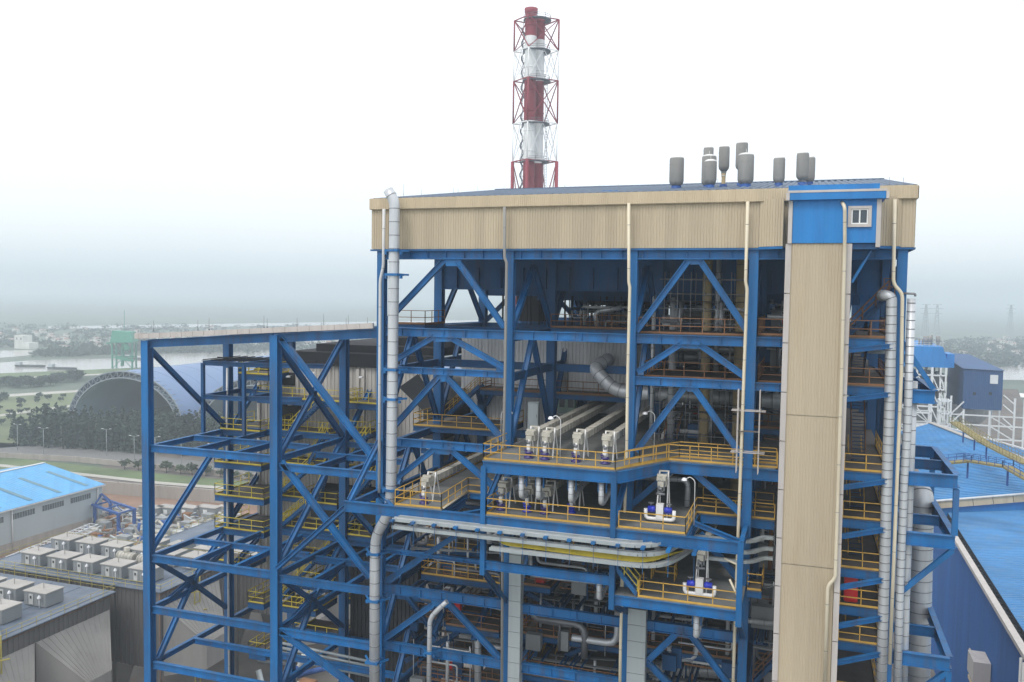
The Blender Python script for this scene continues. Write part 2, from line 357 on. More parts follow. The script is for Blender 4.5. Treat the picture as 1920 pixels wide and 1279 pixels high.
# facade braces
for p1, p2 in (((833, 489), (722, 606)), ((858, 489), (946, 614)), ((814, 632), (720, 688)), ((843, 632), (946, 690)),
        ((823, 706), (722, 818)), ((837, 706), (943, 824)), ((814, 843), (720, 915)), ((846, 843), (946, 930)),
        ((855, 1004), (716, 1094)), ((812, 1134), (718, 1200)), ((843, 1134), (937, 1234)),
        ((1292, 487), (1193, 622)), ((1312, 487), (1402, 622)), ((1280, 643), (1195, 698)), ((1308, 643), (1402, 710)),
        ((1284, 726), (1193, 846)), ((1301, 726), (1396, 862)), ((1265, 878), (1186, 945)), ((1290, 876), (1394, 966)),
        ((1312, 1000), (1392, 1094)), ((1268, 1188), (1205, 1247)), ((1294, 1188), (1372, 1290)), ((1212, 1240), (1262, 1290))):
    brace(p1, p2, 0, parent=B)
brace((1300, 980), (1393, 1018), -2.4, .3, .3, B)
for pts in (((832, 483), (866, 483), (862, 499), (836, 499)), ((808, 629), (850, 629), (846, 641), (812, 641)), ((822, 700), (839, 700), (835, 716), (826, 716)),
        ((808, 835), (850, 838), (842, 853), (815, 851)), ((1283, 482), (1317, 482), (1313, 496), (1288, 496)), ((1272, 640), (1314, 641), (1309, 654), (1279, 653)),
        ((1284, 722), (1302, 723), (1299, 735), (1288, 734)), ((1262, 872), (1300, 876), (1294, 886), (1272, 884)), ((806, 1122), (850, 1127), (842, 1140), (812, 1137)),
        ((1262, 1178), (1302, 1184), (1296, 1198), (1272, 1194)), ((930, 688), (945, 689), (944, 702), (930, 700)), ((716, 682), (730, 683), (728, 696), (716, 696))):
    gusset(pts, 0, B)
# beams running back from the front row, cross beams and the V bracing between rows
LV = [67.0, 64.0, 58.0, 54.2, 50.2, 46.4, 42.0, 37.5]
def yz_brace(X, y0, z0, y1, z1, parent, m='blue_shaded', h=.42):
    mb = MB(); mb.ibeam((X, y0, z0), (X, y1, z1), h, .36, .05, 0, (1, 0, 0)); return obj('brace' if m == 'blue' else 'inner_brace', mb, m, parent)
for X in (XA, XB, XC, XD, XE):
    for z in LV:
        for y0, y1 in zip(ROWS[:2], ROWS[1:3]): j = MB(); j.ibeam((X, y0+.35, z-.3), (X, y1-.35, z-.3), .6, .35, .05); obj('cross_girder', j, 'blue_shaded', B)
    for z0, z1 in ((67.2, 72.2), (58.6, 66.6), (50.4, 57.6), (42.2, 49.6), (34, 41.5)):
        if not (X == XA and z1 > 70): yz_brace(X, 5.5, z1, .3, z0, B, 'blue'); yz_brace(X, 5.5, z1, 10.7, z0, B)
        if X in (XA, XB, XC): yz_brace(X, 16.5, z1, 11.3, z0, B); yz_brace(X, 16.5, z1, 21.7, z0, B)
# back row X girders and braces
for Y in (11, 22, 34, 46, 58):
    for x0, x1 in ((XA, XB), (XB, XC), (XC, XD), (XD, XE)):
        zs = [67.0, 64.0, 58, 54.2, 50.2, 46.4, 42, 37.5] if Y == 11 else [67.0, 60.8, 54.2, 46.4, 40] if Y == 22 else [67.0]
        for z in zs: j = MB(); j.ibeam((x0+.4, Y, z-.35), (x1-.4, Y, z-.35), .65, .35, .05); obj('inner_girder', j, 'blue_shaded', B)
    if Y in (22, 58, 34):
        for x0, x1 in ((XA, XB), (XC, XD)):
            xm = (x0+x1)/2
            for z0, z1 in ((67.2, 72), (58.5, 66.4)) if Y == 22 else ((67.2, 72),):
                mb = MB(); mb.ibeam((x0+.4, Y, z0), (xm, Y, z1), .42, .36, .05); obj('inner_brace', mb, 'blue_shaded', B)
                mb = MB(); mb.ibeam((xm, Y, z1), (x1-.4, Y, z0), .42, .36, .05); obj('inner_brace', mb, 'blue_shaded', B)
# deep plate girders carrying the boiler, ceiling
for Y, x0 in ((11, XA-.3), (16.5, -24), (22, XA), (28, -24), (34, XA), (40, -24), (46, XA), (58, XA)):
    mb = MB(); zb = 69.9 if Y in (11,) else 69.3
    if Y == 11: mb.ibeam((XA, Y, 71.8), (XE, Y, 71.8), 3.1, .7, .08)
    else: mb.ibeam((x0, Y, 71.0), (XE, Y, 71.0), 3.2 if x0 != XA else 2.6, .7, .08)
    n = 18
    for i in range(n): x = x0+(XE-x0)*i/n; mb.box((x-.03, Y-.34, 70.4), (x+.03, Y+.34, 72.2))
    obj('plate_girder', mb, 'blue_shaded', B)
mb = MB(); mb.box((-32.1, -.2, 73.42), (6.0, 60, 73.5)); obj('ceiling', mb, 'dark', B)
mb = MB()
for i in range(13): y = 2+i*4.6; mb.box((-32, y-.1, 73.0), (6, y+.1, 73.4))
obj('purlins', mb, 'blue_shaded', B)['kind'] = 'stuff'
# upper cladding
wl = MB(); wl.corr((-32.2, -.35, 73.25), (1, 0, 0), (0, 0, 1), 38.3, 3.5, .2, .035)
wl.corr((-32.2, 60, 73.25), (0, -1, 0), (0, 0, 1), 60.35, 3.5, .3, .07); wl.corr((6.1, -.35, 73.25), (0, 1, 0), (0, 0, 1), 60.35, 3.5, .3, .07)
wl.box((-32.15, -.25, 73.22), (6.05, -.2, 76.7)); wl.box((-32.1, 60.0, 73.22), (6.0, 60.1, 76.7))
wall = obj('wall', wl, 'tan', B)
mb = MB(); mb.box((-32.3, -.47, 73.1), (6.2, -.22, 73.22)); mb.box((6.04, -.2, 73.1), (6.2, 60, 73.22)); obj('base_flashing', mb, 'blue', B)
fa = MB(); fa.corr((-32.3, -.6, 76.3), (1, 0, 0), (0, 0, 1), 38.5, .78, .15, .03)
fa.box((-32.3, -.56, 76.26), (6.2, -.36, 77.12)); fa.corr((6.24, -.6, 76.3), (0, 1, 0), (0, 0, 1), 61, .78, .15, .03); fa.box((-32.36, -.54, 76.3), (-32.2, 61, 77.1)); fa.box((6.12, -.54, 76.3), (6.22, 61, 77.1))
obj('fascia', fa, 'tan2', B)
rf = MB(); sl_ = 0
for sgn, y0, dy in ((1, -.5, 28), (-1, 60.6, 33.1)):
    rf.corr((-32.3, y0, 77.06) if sgn > 0 else (6.2, y0, 77.06), (sgn, 0, 0), (0, sgn*dy, 3.95), 38.5, math.hypot(dy, 3.95), .55, .09)
rf.bar((-32.3, 27.5, 81.08), (6.2, 27.5, 81.08), .7, .12)
obj('roof', rf, 'roofblue' if 0 else mat('weathered_blue_roof', (.085, .13, .20), .6, 0, .15, .4, (.16, .19, .22), .5), B)
sg = MB()
for x in (-14.2,): sg.box((x-1.1, 5, 77.8), (x+.1, 5.5, 77.95))
obj('roof_hatch', sg, 'sheetblue', B)
for s_ in (-32.1, 6.0):
    mb = MB(); mb.poly([(s_, -.3, 77.05), (s_, 60.3, 77.05), (s_, 27.5, 80.9)]); obj('gable', mb, 'tan', B)
# ------------------------------------------------------------------ decks, rails and stairs of the boiler building
def deck(poly, z, parent, m='deck', th=.08, rails=(), rm='amber', beams=(), bm='blue', bh=.45, step=1.4):
    mb = MB(); P = [V3(x, y, z) for x, y in poly]; Q = [p-Z3*th for p in P]; n = len(P)
    mb.poly(P); mb.poly(Q[::-1])
    for i in range(n): mb.quad(P[(i+1) % n], P[i], Q[i], Q[(i+1) % n])
    d = obj('platform', mb, m, parent)
    for r in rails:
        mb = MB(); mb.rail([V3(x, y, z) for x, y in r], 1.1, step, .055); obj('railing', mb, rm, d)
    for b in beams:
        mb = MB(); mb.ibeam((b[0], b[1], z-th-bh/2-.01), (b[2], b[3], z-th-bh/2-.01), bh, .2, .03); obj('edge_beam', mb, bm, d)
    return d
def deckpx(p1, p2, Y, dep, parent, rm='amber', m='grating', bh=.4, bm='blue_shaded', left=True, right=True, back=False):
    a, b = at(*p1, Y=Y), at(*p2, Y=Y); z = (a.z+b.z)/2; x0, x1 = a.x, b.x
    r = [(x0, Y), (x1, Y)]
    if left: r = [(x0, Y+dep)]+r
    if right: r = r+[(x1, Y+dep)]
    rs = [r]
    if back: rs.append([(x0, Y+dep), (x1, Y+dep)])
    return deck([(x0, Y), (x1, Y), (x1, Y+dep), (x0, Y+dep)], z, parent, m, rails=rs, rm=rm, beams=((x0, Y, x1, Y), (x0, Y+dep, x1, Y+dep), (x0+.1, Y+.1, x0+.1, Y+dep-.1), (x1-.1, Y+.1, x1-.1, Y+dep-.1)), bm=bm, bh=bh)
def stair(a, b, wdt, parent, rm='amber', sm='blue_shaded', side=None):
    a, b = Vector(a), Vector(b)   # top, bottom centre of flight
    h = Vector((b.x-a.x, b.y-a.y, 0)).normalized(); s = Vector((-h.y, h.x, 0))*(wdt/2)
    mb = MB()
    for k in (-1, 1): mb.bar(a+s*k, b+s*k, .05, .3)
    n = max(3, int(abs(a.z-b.z)/.22))
    for i in range(n):
        c = a+(b-a)*(i+.5)/n; mb.bar(c-s, c+s, .24, .03)
    st = obj('stair', mb, sm, parent)
    mb = MB()
    for k in (-1, 1): mb.rail([a+s*k, b+s*k], 1.0, 1.1, .05, toe=False)
    obj('railing', mb, rm, st); return st
deckpx((775, 797), (940, 809), 9, 6, B, 'amber')
deckpx((900, 735), (1181, 739), 12.3, 2.9, B, 'rust')
deckpx((745, 607), (797, 608), 4, 4, B, 'rust', 'deckd', left=False)
deckpx((1033, 613), (1176, 618), 9, 5, B, 'rust', 'deckd', left=False)
deckpx((1197, 624), (1400, 630), .6, 10, B, 'rust', 'deckd', left=False, right=False)
deckpx((1420, 628), (1474, 630), .5, 10, B, 'rust', 'deckd', right=False)
deckpx((1208, 706), (1398, 714), 1.2, 9.5, B, 'rust', 'deckd', right=False)
deckpx((1420, 716), (1470, 719), 1.2, 9.5, B, 'rust', 'deckd', right=False)
deckpx((790, 1022), (898, 1033), 7, 9, B)
deckpx((790, 1077), (938, 1093), 3, 8, B)
deckpx((976, 1094), (1032, 1103), 3, 8, B, 'rust')
deckpx((836, 1172), (936, 1184), 3, 8, B, 'rust')
deckpx((976, 1190), (1166, 1210), 4, 7, B, 'rust')
deckpx((1212, 1212), (1378, 1238), 4, 7, B, 'rust')
deckpx((1420, 1150), (1450, 1152), 4, 7, B, 'rust')
deckpx((1400, 1105), (1428, 1109), -1.2, 2.5, B, 'amber')
deckpx((980, 1265), (1166, 1290), 2, 9, B, 'rust')
deckpx((1410, 800), (1470, 806), 9, 8, B, 'rust')
a, b = at(903, 722, Y=12.5), at(838, 780, Y=12.5); stair(a, b, 1.0, B)
a, b = at(1034, 1190, Y=7), at(1022, 1243, Y=7); stair(V3(a.x, 9, a.z), V3(a.x, 6, b.z), 1.1, B)
a, b = at(1450, 1240, Y=3), at(1412, 1279, Y=3); stair(a, b, 1.0, B, 'rust')
a, b = at(1190, 735, Y=9), at(1178, 785, Y=9)
stair((XC+1.8, 12, 61), (XC+1.8, 7.2, 58.6), 1, B, 'rust')
# solid decks added deep inside to shut the light out of the core
for z, x0, y0, x1, y1 in ((66.7, -20, 22.3, XE, 57), (64.0, -9, 12, XE, 46), (58.4, -8.9, 12.5, XE, 46), (54.6, -9, 12.5, XE, 46), (50.2, -11, 12.5, XE, 46),
                          (50.2, -31, 12.5, -22, 21.5), (46.3, XA, 16, XE, 46), (41.9, XA, 13, XE, 46), (37.4, XA, 9, XE, 46), (30, XA, .5, XE, 46)):
    deck([(x0, y0), (x1, y0), (x1, y1), (x0, y1)], z, B, 'deckd', .15)
# boiler casing
xq, xr_ = at(866, 680, Y=15.4).x, at(1178, 680, Y=15.4).x
c = MB(); c.corr((xq, 15.3, 60.9), (1, 0, 0), (0, 0, 1), xr_-xq, 5.5, .34, .06); c.box((xq, 15.4, 60.9), (xr_, 22, 66.4)); obj('upper_casing', c, 'grey', B)
c = MB(); c.corr((-33.6, 22.6, 44), (1, 0, 0), (0, 0, 1), 17.4, 21.4, .42, .08); c.box((-33.6, 22.7, 44), (-16.2, 45, 65.4)); obj('boiler_casing', c, 'grey', B)
c = MB(); c.corr((-16.2, 21.2, 30), (1, 0, 0), (0, 0, 1), 5.0, 35.2, .42, .08); c.box((-16.2, 21.3, 30), (-11.2, 22.5, 65.2)); obj('boiler_casing', c, 'grey', B)
c = MB(); c.corr((-11.2, 23, 30), (1, 0, 0), (0, 0, 1), 12.2, 36.4, .5, .08); c.box((-11.2, 23.1, 30), (1.0, 45, 66.4)); obj('boiler_casing', c, 'dark', B)  # dark block added to fill the core and keep light out
c = MB(); c.corr((-33.6, 12.9, 38), (1, 0, 0), (0, 0, 1), 12.4, 12.2, .42, .08); c.box((-33.6, 13, 38), (-21.2, 22, 50.1)); obj('boiler_casing', c, 'grey2', B)
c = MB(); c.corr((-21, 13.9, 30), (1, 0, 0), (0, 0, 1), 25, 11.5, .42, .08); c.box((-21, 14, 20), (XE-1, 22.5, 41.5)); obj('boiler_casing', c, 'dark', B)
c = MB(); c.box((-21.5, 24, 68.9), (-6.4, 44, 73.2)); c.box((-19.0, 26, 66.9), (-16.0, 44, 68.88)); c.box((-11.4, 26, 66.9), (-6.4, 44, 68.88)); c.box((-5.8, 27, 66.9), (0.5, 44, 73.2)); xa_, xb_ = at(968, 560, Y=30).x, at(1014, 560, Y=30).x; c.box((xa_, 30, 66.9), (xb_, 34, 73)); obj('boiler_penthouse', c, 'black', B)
# hanger rods under the plate girders
for j, (x0, x1, y0, y1) in enumerate(((-27.2, -20.6, 15, 22), (-20.6, -14, 14.5, 21), (-14, -4, 14, 23), (-3.6, 4, 26, 30))):
    mb = MB()
    for i in range(int((x1-x0)/.3)):
        x = x0+i*.3+random.uniform(-.1, .1); y = random.uniform(y0, y1); w = random.choice((.06, .08, .14))
        mb.bar((x, y, 67.0), (x, y, 69.8), w, w)
    obj('hanger_rods', mb, 'black', B)['kind'] = 'stuff'
# ochre and silver riser pipes in the third bay
for px, r, m_, z0, z1 in ((1263, .30, 'silver', 58, 69.6), (1325, .36, 'yvent', 55, 74), (1389, .42, 'yvent', 55, 73.6), (1226, .16, 'silver', 58, 70), (1345, .2, 'silver', 64, 73)):
    x = at(px, 590, Y=8).x; mb = MB(); mb.tube([(x, 8, z0), (x, 8, z1)], r, 14, 0, True, 1.2, 1); obj('riser_pipe', mb, [m_, 'seam'], B)
# grey scaffold round the risers (fixed tubes)
def scaffold(x0, x1, y0, y1, z0, z1, nx, nz_, t=.045, ny=2):
    mb = MB(); f = 0
    for i in range(nx):
        x = x0+(x1-x0)*i/(nx-1)
        for k_ in range(ny): y = y0+(y1-y0)*k_/(ny-1); mb.bar((x, y, z0), (x, y, z1), t, t)
    for j in range(nz_):
        z = z0+(z1-z0)*(j+.5)/nz_
        for k_ in range(ny): y = y0+(y1-y0)*k_/(ny-1); mb.bar((x0-.4, y-t, z), (x1+.4, y-t, z), t, t)
        for i in range(nx): x = x0+(x1-x0)*i/(nx-1)+t; mb.bar((x, y0-.3, z+.05), (x, y1+.3, z+.05), t, t)
    mb.box((x0, y0+.1, z0+(z1-z0)*.5-.03), (x1, y1-.1, z0+(z1-z0)*.5+.02), 1)
    return mb
single('scaffold', scaffold(-10.6, -4.6, 6.6, 9.6, 67.3, 71.8, 7, 4), ['seam', 'deckd'], 'dark tube scaffold round the tan risers just under the main roof', 'scaffold')
single('scaffold', scaffold(-10.8, -4.8, 6.8, 9.4, 58.6, 63.4, 7, 4), ['seam', 'deckd'], 'dark tube scaffold behind the amber handrail below the long silver horizontal duct', 'scaffold')
single('scaffold', scaffold(-4.3, -2.9, -1.3, -.7, 58.2, 63.8, 2, 2, .06), ['trim', 'grating'], 'small pole scaffold clamped around the column left of the lift shaft', 'scaffold')
# ------------------------------------------------------------------ pipes running inside and in front
PIPE = {'n': 0}
def pipe(path, r, label, m=('silver', 'seam'), bands=1.0, cat='pipe', n=14, straps=(), bend=1.2, grp=None):
    P = fillet(path, bend); c = P[0]; lo = min(p.z for p in P)
    t = thing('insulated_pipe' if m[0] == 'silver' else 'downpipe' if 'drain' in label or 'downpipe' in label else 'pipe', label, cat, (c.x, c.y, lo), grp)
    mb = MB(); mb.tube(P, r, n, 0, True, bands, 1, .05 if r > .2 else .03); obj('pipe_run', mb, list(m), t)
    for (x, y, z) in straps:
        s = MB(); s.box((x-r-.12, y-r-.08, z-.09), (x+r+.12, y+r+.3, z+.09)); s.bar((x-r-.1, y, z), (x-r-.7, y+.7, z), .12, .14); s.bar((x+r+.1, y, z), (x+r+.5, y+.7, z), .12, .14)
        s.box((x-r-.3, y-.12, z-.3), (x-r-.14, y+.1, z-.1)); s.box((x+r+.14, y-.12, z-.3), (x+r+.3, y+.1, z-.1)); obj('pipe_clamp', s, 'blue', t)
    return t
def A(Y, *pts): return [at(x, y, Y=Y) for x, y in pts]
Yp = -1.6
pth = A(Yp, (728, 357), (740, 378), (739, 470), (736, 700), (733, 925), (728, 965), (705, 1003), (703, 1045), (702, 1300))
pipe(pth, .40, 'large silver insulated pipe climbing past the left end of the roof, kinked low down', straps=[tuple(at(x, y, Y=Yp)) for x, y in ((738, 470), (738, 515), (736, 693), (735, 748), (733, 918), (703, 1037), (702, 1125), (701, 1240))], bend=1.6, n=18)
pipe([at(1139, 675, Y=15.2), at(1139, 675, Y=11.5), at(1112, 690, Y=10), at(1153, 733, Y=9.4), at(1200, 737, Y=9.2), at(1466, 752, Y=9.2)], .56, 'fat silver duct bending out of the grey boiler wall and running right behind the columns', bend=2.2, n=18, bands=.8)
pipe([at(1182, 893, Y=2.5), at(1290, 900, Y=2.5), at(1288, 958, Y=2.5)], .20, 'silver pipe elbow dropping behind the right soot blower of the grey balcony', bend=.5)
pipe(A(8, (1026, 1150), (1062, 1192), (1072, 1225), (1100, 1238), (1250, 1252), (1400, 1262)), .55, 'thick silver duct sweeping to the right along the bottom of the picture', bend=2.5, bands=.7, n=18)
pipe(A(-.9, (838, 1128), (822, 1142), (806, 1160), (804, 1290)), .19, 'slim silver pipe with a swan neck on the lower left facade brace', bend=.8, straps=[tuple(at(805, 1223, Y=-.9))])
pipe(A(1.0, (849, 1128), (936, 1139)), .11, 'thin silver pipe under the lower girder, left of the grey column casing', bend=.5)
pipe(A(1.0, (976, 1146), (1163, 1171)), .12, 'thin silver pipe under the lower girder between the two grey column casings', bend=.5)
pipe(A(1.5, (994, 1035), (995, 1078), (1120, 1093)), .16, 'silver pipe elbow below the cable trays beside the left grey column casing', bend=.4)
pipe(A(1.5, (1337, 1156), (1450, 1170)), .17, 'silver pipe running into the lift shaft below the lowest balcony', bend=.4)
pipe(A(4, (896, 1180), (896, 1290)), .28, 'upright silver pipe behind the bottom left truss', bend=.4)
pipe(A(6, (745, 1212), (940, 1235)), .14, 'silver pipe crossing behind the bottom left truss', bend=.4)
pipe(A(12, (1120, 612), (1115, 585), (1165, 577)), .2, 'pale bent pipe standing on the upper deck under the roof', bend=.6)
pipe(A(14, (1448, 930), (1420, 985), (1400, 1010)), .6, 'slanted silver duct in the dark bay left of the lift shaft', bend=.6, n=18)
# right hand silver pair
p1_ = A(-.4, (1672, 556), (1668, 760), (1663, 900), (1656, 1150), (1652, 1300))
pipe([at(1690, 560, Y=5)+V3(-1.2, 0, 0), p1_[0]+V3(-.55, .2, .1), p1_[0]+V3(0, 0, -.0)]+p1_[1:], .33, 'wide silver duct on the right corner, nearest the lift shaft', bands=.55, bend=.7, n=18)
pipe(A(-.2, (1709, 560), (1701, 800), (1695, 900), (1687, 1110), (1682, 1300)), .25, 'narrower silver duct, rightmost of the upright pair on the corner', bands=.55, n=16)
pipe(A(.4, (1712, 715), (1705, 900), (1697, 1140), (1693, 1290)), .28, 'dull silver duct half hidden behind the right corner pair', bands=.9, n=14)
pipe(A(-.5, (1693, 550), (1716, 551), (1716, 556)), .07, 'thin grey loop pipe over the tops of the right corner ducts', ('seam', 'seam'), 2, bend=.2)
pipe([at(1706, 915, Y=13), at(1728, 925, Y=10), at(1727, 970, Y=10), at(1724, 1110, Y=10), at(1720, 1300, Y=10)], .86, 'very thick silver duct with elbow beside the blue turbine hall', bands=.8, bend=1.6, n=24)
mb = MB()
# downpipes on the facade
for pts, lab, m_ in ((((720, 392), (719, 500), (713, 526), (712, 700), (711, 924)), 'white downpipe at the far left corner of the tan cladding', 'spipe'),
        (((946, 388), (946, 484), (950, 492), (947, 700), (944, 835), (943, 880), (942, 1030), (941, 1300)), 'dull grey downpipe between the first and second bays', 'vessel'),
        (((1179, 381), (1179, 530), (1181, 538), (1177, 700), (1175, 838), (1170, 1000), (1164, 1180), (1162, 1300)), 'cream downpipe on the middle column above the soot blowers', 'cpipe'),
        (((1402, 378), (1398, 530), (1401, 541), (1395, 700), (1388, 900), (1384, 1000), (1377, 1200), (1374, 1300)), 'long yellowed downpipe with a kink, left of the lift shaft', 'cpipe'),
        (((1678, 374), (1675, 533), (1692, 550), (1690, 700), (1678, 1000), (1668, 1245)), 'cream downpipe turning behind the silver ducts on the right corner', 'cpipe')):
    pipe(A(-.95, *pts), .11 if m_ != 'spipe' else .12, lab, (m_, 'seam'), 3.0, 'downpipe', 10, bend=.35)
pp = [at(1579, 380, Y=-3.15), at(1584, 388, Y=-3.7), at(1584, 455, Y=-3.35), at(1578, 700, Y=-3.35), at(1566, 1085, Y=-3.35), at(1552, 1098, Y=-3.35), at(1545, 1300, Y=-3.35)]
pipe(pp, .11, 'cream downpipe running down the front of the tan lift shaft', ('cpipe', 'seam'), 3.0, 'downpipe', 10, bend=.3)
# flat galvanised casings on two columns
for (a_, b_, y0), lab in (((952, 974, 1010), 'grey panelled casing on the column under the balcony, the left one of two'), ((1175, 1209, 1140), 'grey panelled casing on the column under the balcony, the right and wider one')):
    p, q = at(a_, 1250, Y=-.6), at(b_, 1250, Y=-.6); zt = at(a_, y0, Y=-.6).z; mb = MB(); z = zt
    while z > 34: mb.box((p.x, -.6, z-1.15), (q.x, .1, z-.02)); mb.box((p.x+.03, -.57, z-.02), (q.x-.03, .05, z), 1); z -= 1.17
    single('column_casing', mb, ['galv', 'seam'], lab, 'casing', 'panelled casings on the columns')
# ================================================================== LIFT SHAFT
E_ = thing('lift_shaft', 'tall tan corrugated lift shaft with blue machine room and small window at its top', 'lift shaft', (.4, -1.5, 0))
x0, x1 = -1.47, 2.33; zt = 73.35
mb = MB(); z = zt; first = True
for z1, z0 in ((zt, 62.55), (62.5, 52.95), (52.9, 43.3), (43.25, 0)):
    mb.corr((x0+.28, -3.02, z0), (1, 0, 0), (0, 0, 1), x1-x0-.62, z1-z0, .19, .022)
mb.box((x0+.05, -2.95, 0), (x1-.05, -.5, zt)); obj('cladding', mb, 'tan', E_)
for xa, xb in ((x0-.06, x0+.28), (x1-.30, x1+.04)):
    mb = MB(); z = zt
    while z > 20: mb.box((xa, -3.12, z-3.1), (xb, -2.9, z-.03)); z -= 3.13
    obj('corner_trim', mb, 'trim', E_)
px0, px1 = at(1486, 420, Y=-3).x, at(1650, 420, Y=-3).x
ph = MB(); ph.corr((px0, -3.12, zt+.02), (1, 0, 0), (0, 0, 1), px1-px0, 3.0, .6, .012); ph.box((px0, -3.08, zt+.02), (px1, 0, 76.5))
pho = obj('machine_room', ph, 'sheetblue', E_)
mb = MB(); mb.box((x1+.05, -2.9, zt-.35), (px1-.05, 0, zt)); obj('floor_beam', mb, 'blue_shaded', E_)
mb = MB(); mb.bar((x1+.1, -2.8, zt-2.4), (px1-.4, -2.0, zt-.4), .12, .12); obj('strut', mb, 'blue', E_)
for xa, xb, za in ((px0-.26, px0-.02, zt+.0), (px1-.22, px1+.04, zt-.25)):
    mb = MB(); mb.box((xa, -3.22, za), (xb, -2.9, 76.0)); mb.box((xa, -3.23, 74.9), (xb, -3.225, 74.92)); obj('corner_trim', mb, 'trim', E_)
mb = MB(); mb.box((px0-.2, -3.5, 76.02), (px1+.25, 0, 76.45)); mb.box((px0-.3, -3.2, 76.62), (px1-.1, -.2, 76.95)); obj('roof_canopy', mb, 'sheetblue', E_)
mb = MB(); mb.box((px0-.35, -3.52, 76.46), (px1+.3, -.1, 76.6)); mb.box((px0-.42, -3.55, 76.0), (px0-.21, -2.9, 76.45)); mb.box((px1+.26, -3.55, 76.0), (px1+.42, -2.9, 76.45)); obj('canopy_trim', mb, 'trim', E_)
a, b = at(1589, 426, Y=-3.15), at(1635, 386, Y=-3.15)
wf = MB(); wf.box((a.x, -3.26, a.z), (b.x, -3.1, a.z+.17)); wf.box((a.x, -3.26, b.z-.17), (b.x, -3.1, b.z)); wf.box((a.x, -3.25, a.z+.17), (a.x+.19, -3.1, b.z-.17)); wf.box((b.x-.19, -3.25, a.z+.17), (b.x, -3.1, b.z-.17))
wo = obj('window', wf, 'trim', E_)
w2 = MB(); ax, bx, az, bz = a.x+.2, b.x-.2, a.z+.18, b.z-.18
for q in ((ax, az, bx, az+.07), (ax, bz-.07, bx, bz), (ax, az+.07, ax+.07, bz-.07), (bx-.07, az+.07, bx, bz-.07), ((ax+bx)/2-.04, az+.07, (ax+bx)/2+.04, bz-.07)): w2.box((q[0], -3.2, q[1]), (q[2], -3.1, q[3]))
obj('frame', w2, 'white', wo); w3 = MB(); w3.box((ax, -3.15, az), (bx, -3.13, bz)); obj('pane', w3, 'glass', wo)
# angled cladding between shaft and facade
for q0, q1, nm in (((-3.3, -.42), (-1.75, -1.3), 0), ((px1+.1, -1.2), (5.3, -.42), 0)):
    u = V3(q1[0]-q0[0], q1[1]-q0[1], 0); mb = MB(); mb.corr((q0[0], q0[1], 73.3), u, (0, 0, 1), u.length, 3.1, .2, .035)
    mb.poly([(q0[0], q0[1]+.02, 73.3), (q1[0], q1[1]+.02, 73.3), (q1[0], 0, 73.3), (q0[0], 0, 73.3)]); obj('angled_cladding', mb, 'tan', E_)
    mb = MB(); mb.bar((q0[0], q0[1]-.03, 73.2), (q1[0], q1[1]-.03, 73.2), .1, .16); obj('base_flashing', mb, 'blue', E_)
# ================================================================== RIGHT GALLERY (stairs between shaft and corner ducts)
Gt = thing('stair_gallery', 'blue stair gallery with rusty rails between the lift shaft and the right corner ducts', 'stair gallery', (4, 5, 0))
lv = [67.45, 64.35, 58.75, 55.6, 52.3, 49.8, 47.4, 43.5]
for i, z in enumerate(lv):
    rm = 'rust' if i < 2 else 'amber'
    deck([(2.45, -.3), (5.1, -.3), (5.1, 11), (2.45, 11)], z, Gt, 'grating' if i < 2 else 'deckd' if i % 2 else 'grating', rails=([(2.5, -.3), (5.1, -.3), (5.1, 10.8)],), rm=rm, beams=((2.4, -.25, 5.2, -.25), (2.4, 5, 5.2, 5), (2.4, 10.9, 5.2, 10.9), (5.1, -.1, 5.1, 10.8)), bh=.55, bm='blue')
    mb = MB(); mb.ibeam((2.35, -2.3, z-.75), (5.2, -.5, z-.45), .3, .25, .03); obj('brace', mb, 'blue', Gt)
    if i+1 < len(lv):
        zn = lv[i+1]; ys, ye = (3.0, 8.6) if i % 2 == 0 else (8.6, 3.0)
        if i in (2, 3, 4, 5): ys, ye = 8.6, 2.6
        if i == 0: ys, ye = 3.2, 9
        zm = (z+zn)/2 if z-zn > 4 else zn
        stair((3.5, ys, z), (3.5, ye, zn), .9, Gt, rm)
stair((2.6, 2.5, 67.5), (5.0, 2.5, 70.2), .9, Gt, 'rust', 'blue_shaded')
deck([(4.6, 1.5), (5.4, 1.5), (5.4, 5), (4.6, 5)], 70.2, Gt, 'grating', rails=([(4.6, 1.5), (5.4, 1.5), (5.4, 5)],), rm='rust')
for x, y in ((2.7, 14), (4.3, 14)):
    mb = MB(); mb.ibeam((x, y, 67.3), (x-.7, y, 72.5), .5, .4, .05, 0, (0, 1, 0)); mb.ibeam((x, y, 67.3), (x+.7, y, 72.5), .5, .4, .05, 0, (0, 1, 0)); obj('brace', mb, 'blue', Gt)
mb = MB()
for z in (66.2, 57.6, 54.6, 51.2, 63.2):
    for k_ in range(4): mb.bar((2.4, 8+k_*.5, z-k_*.1), (5.4, 8+k_*.5, z-k_*.1), .18, .1)
obj('cable_tray', mb, 'galv', Gt)
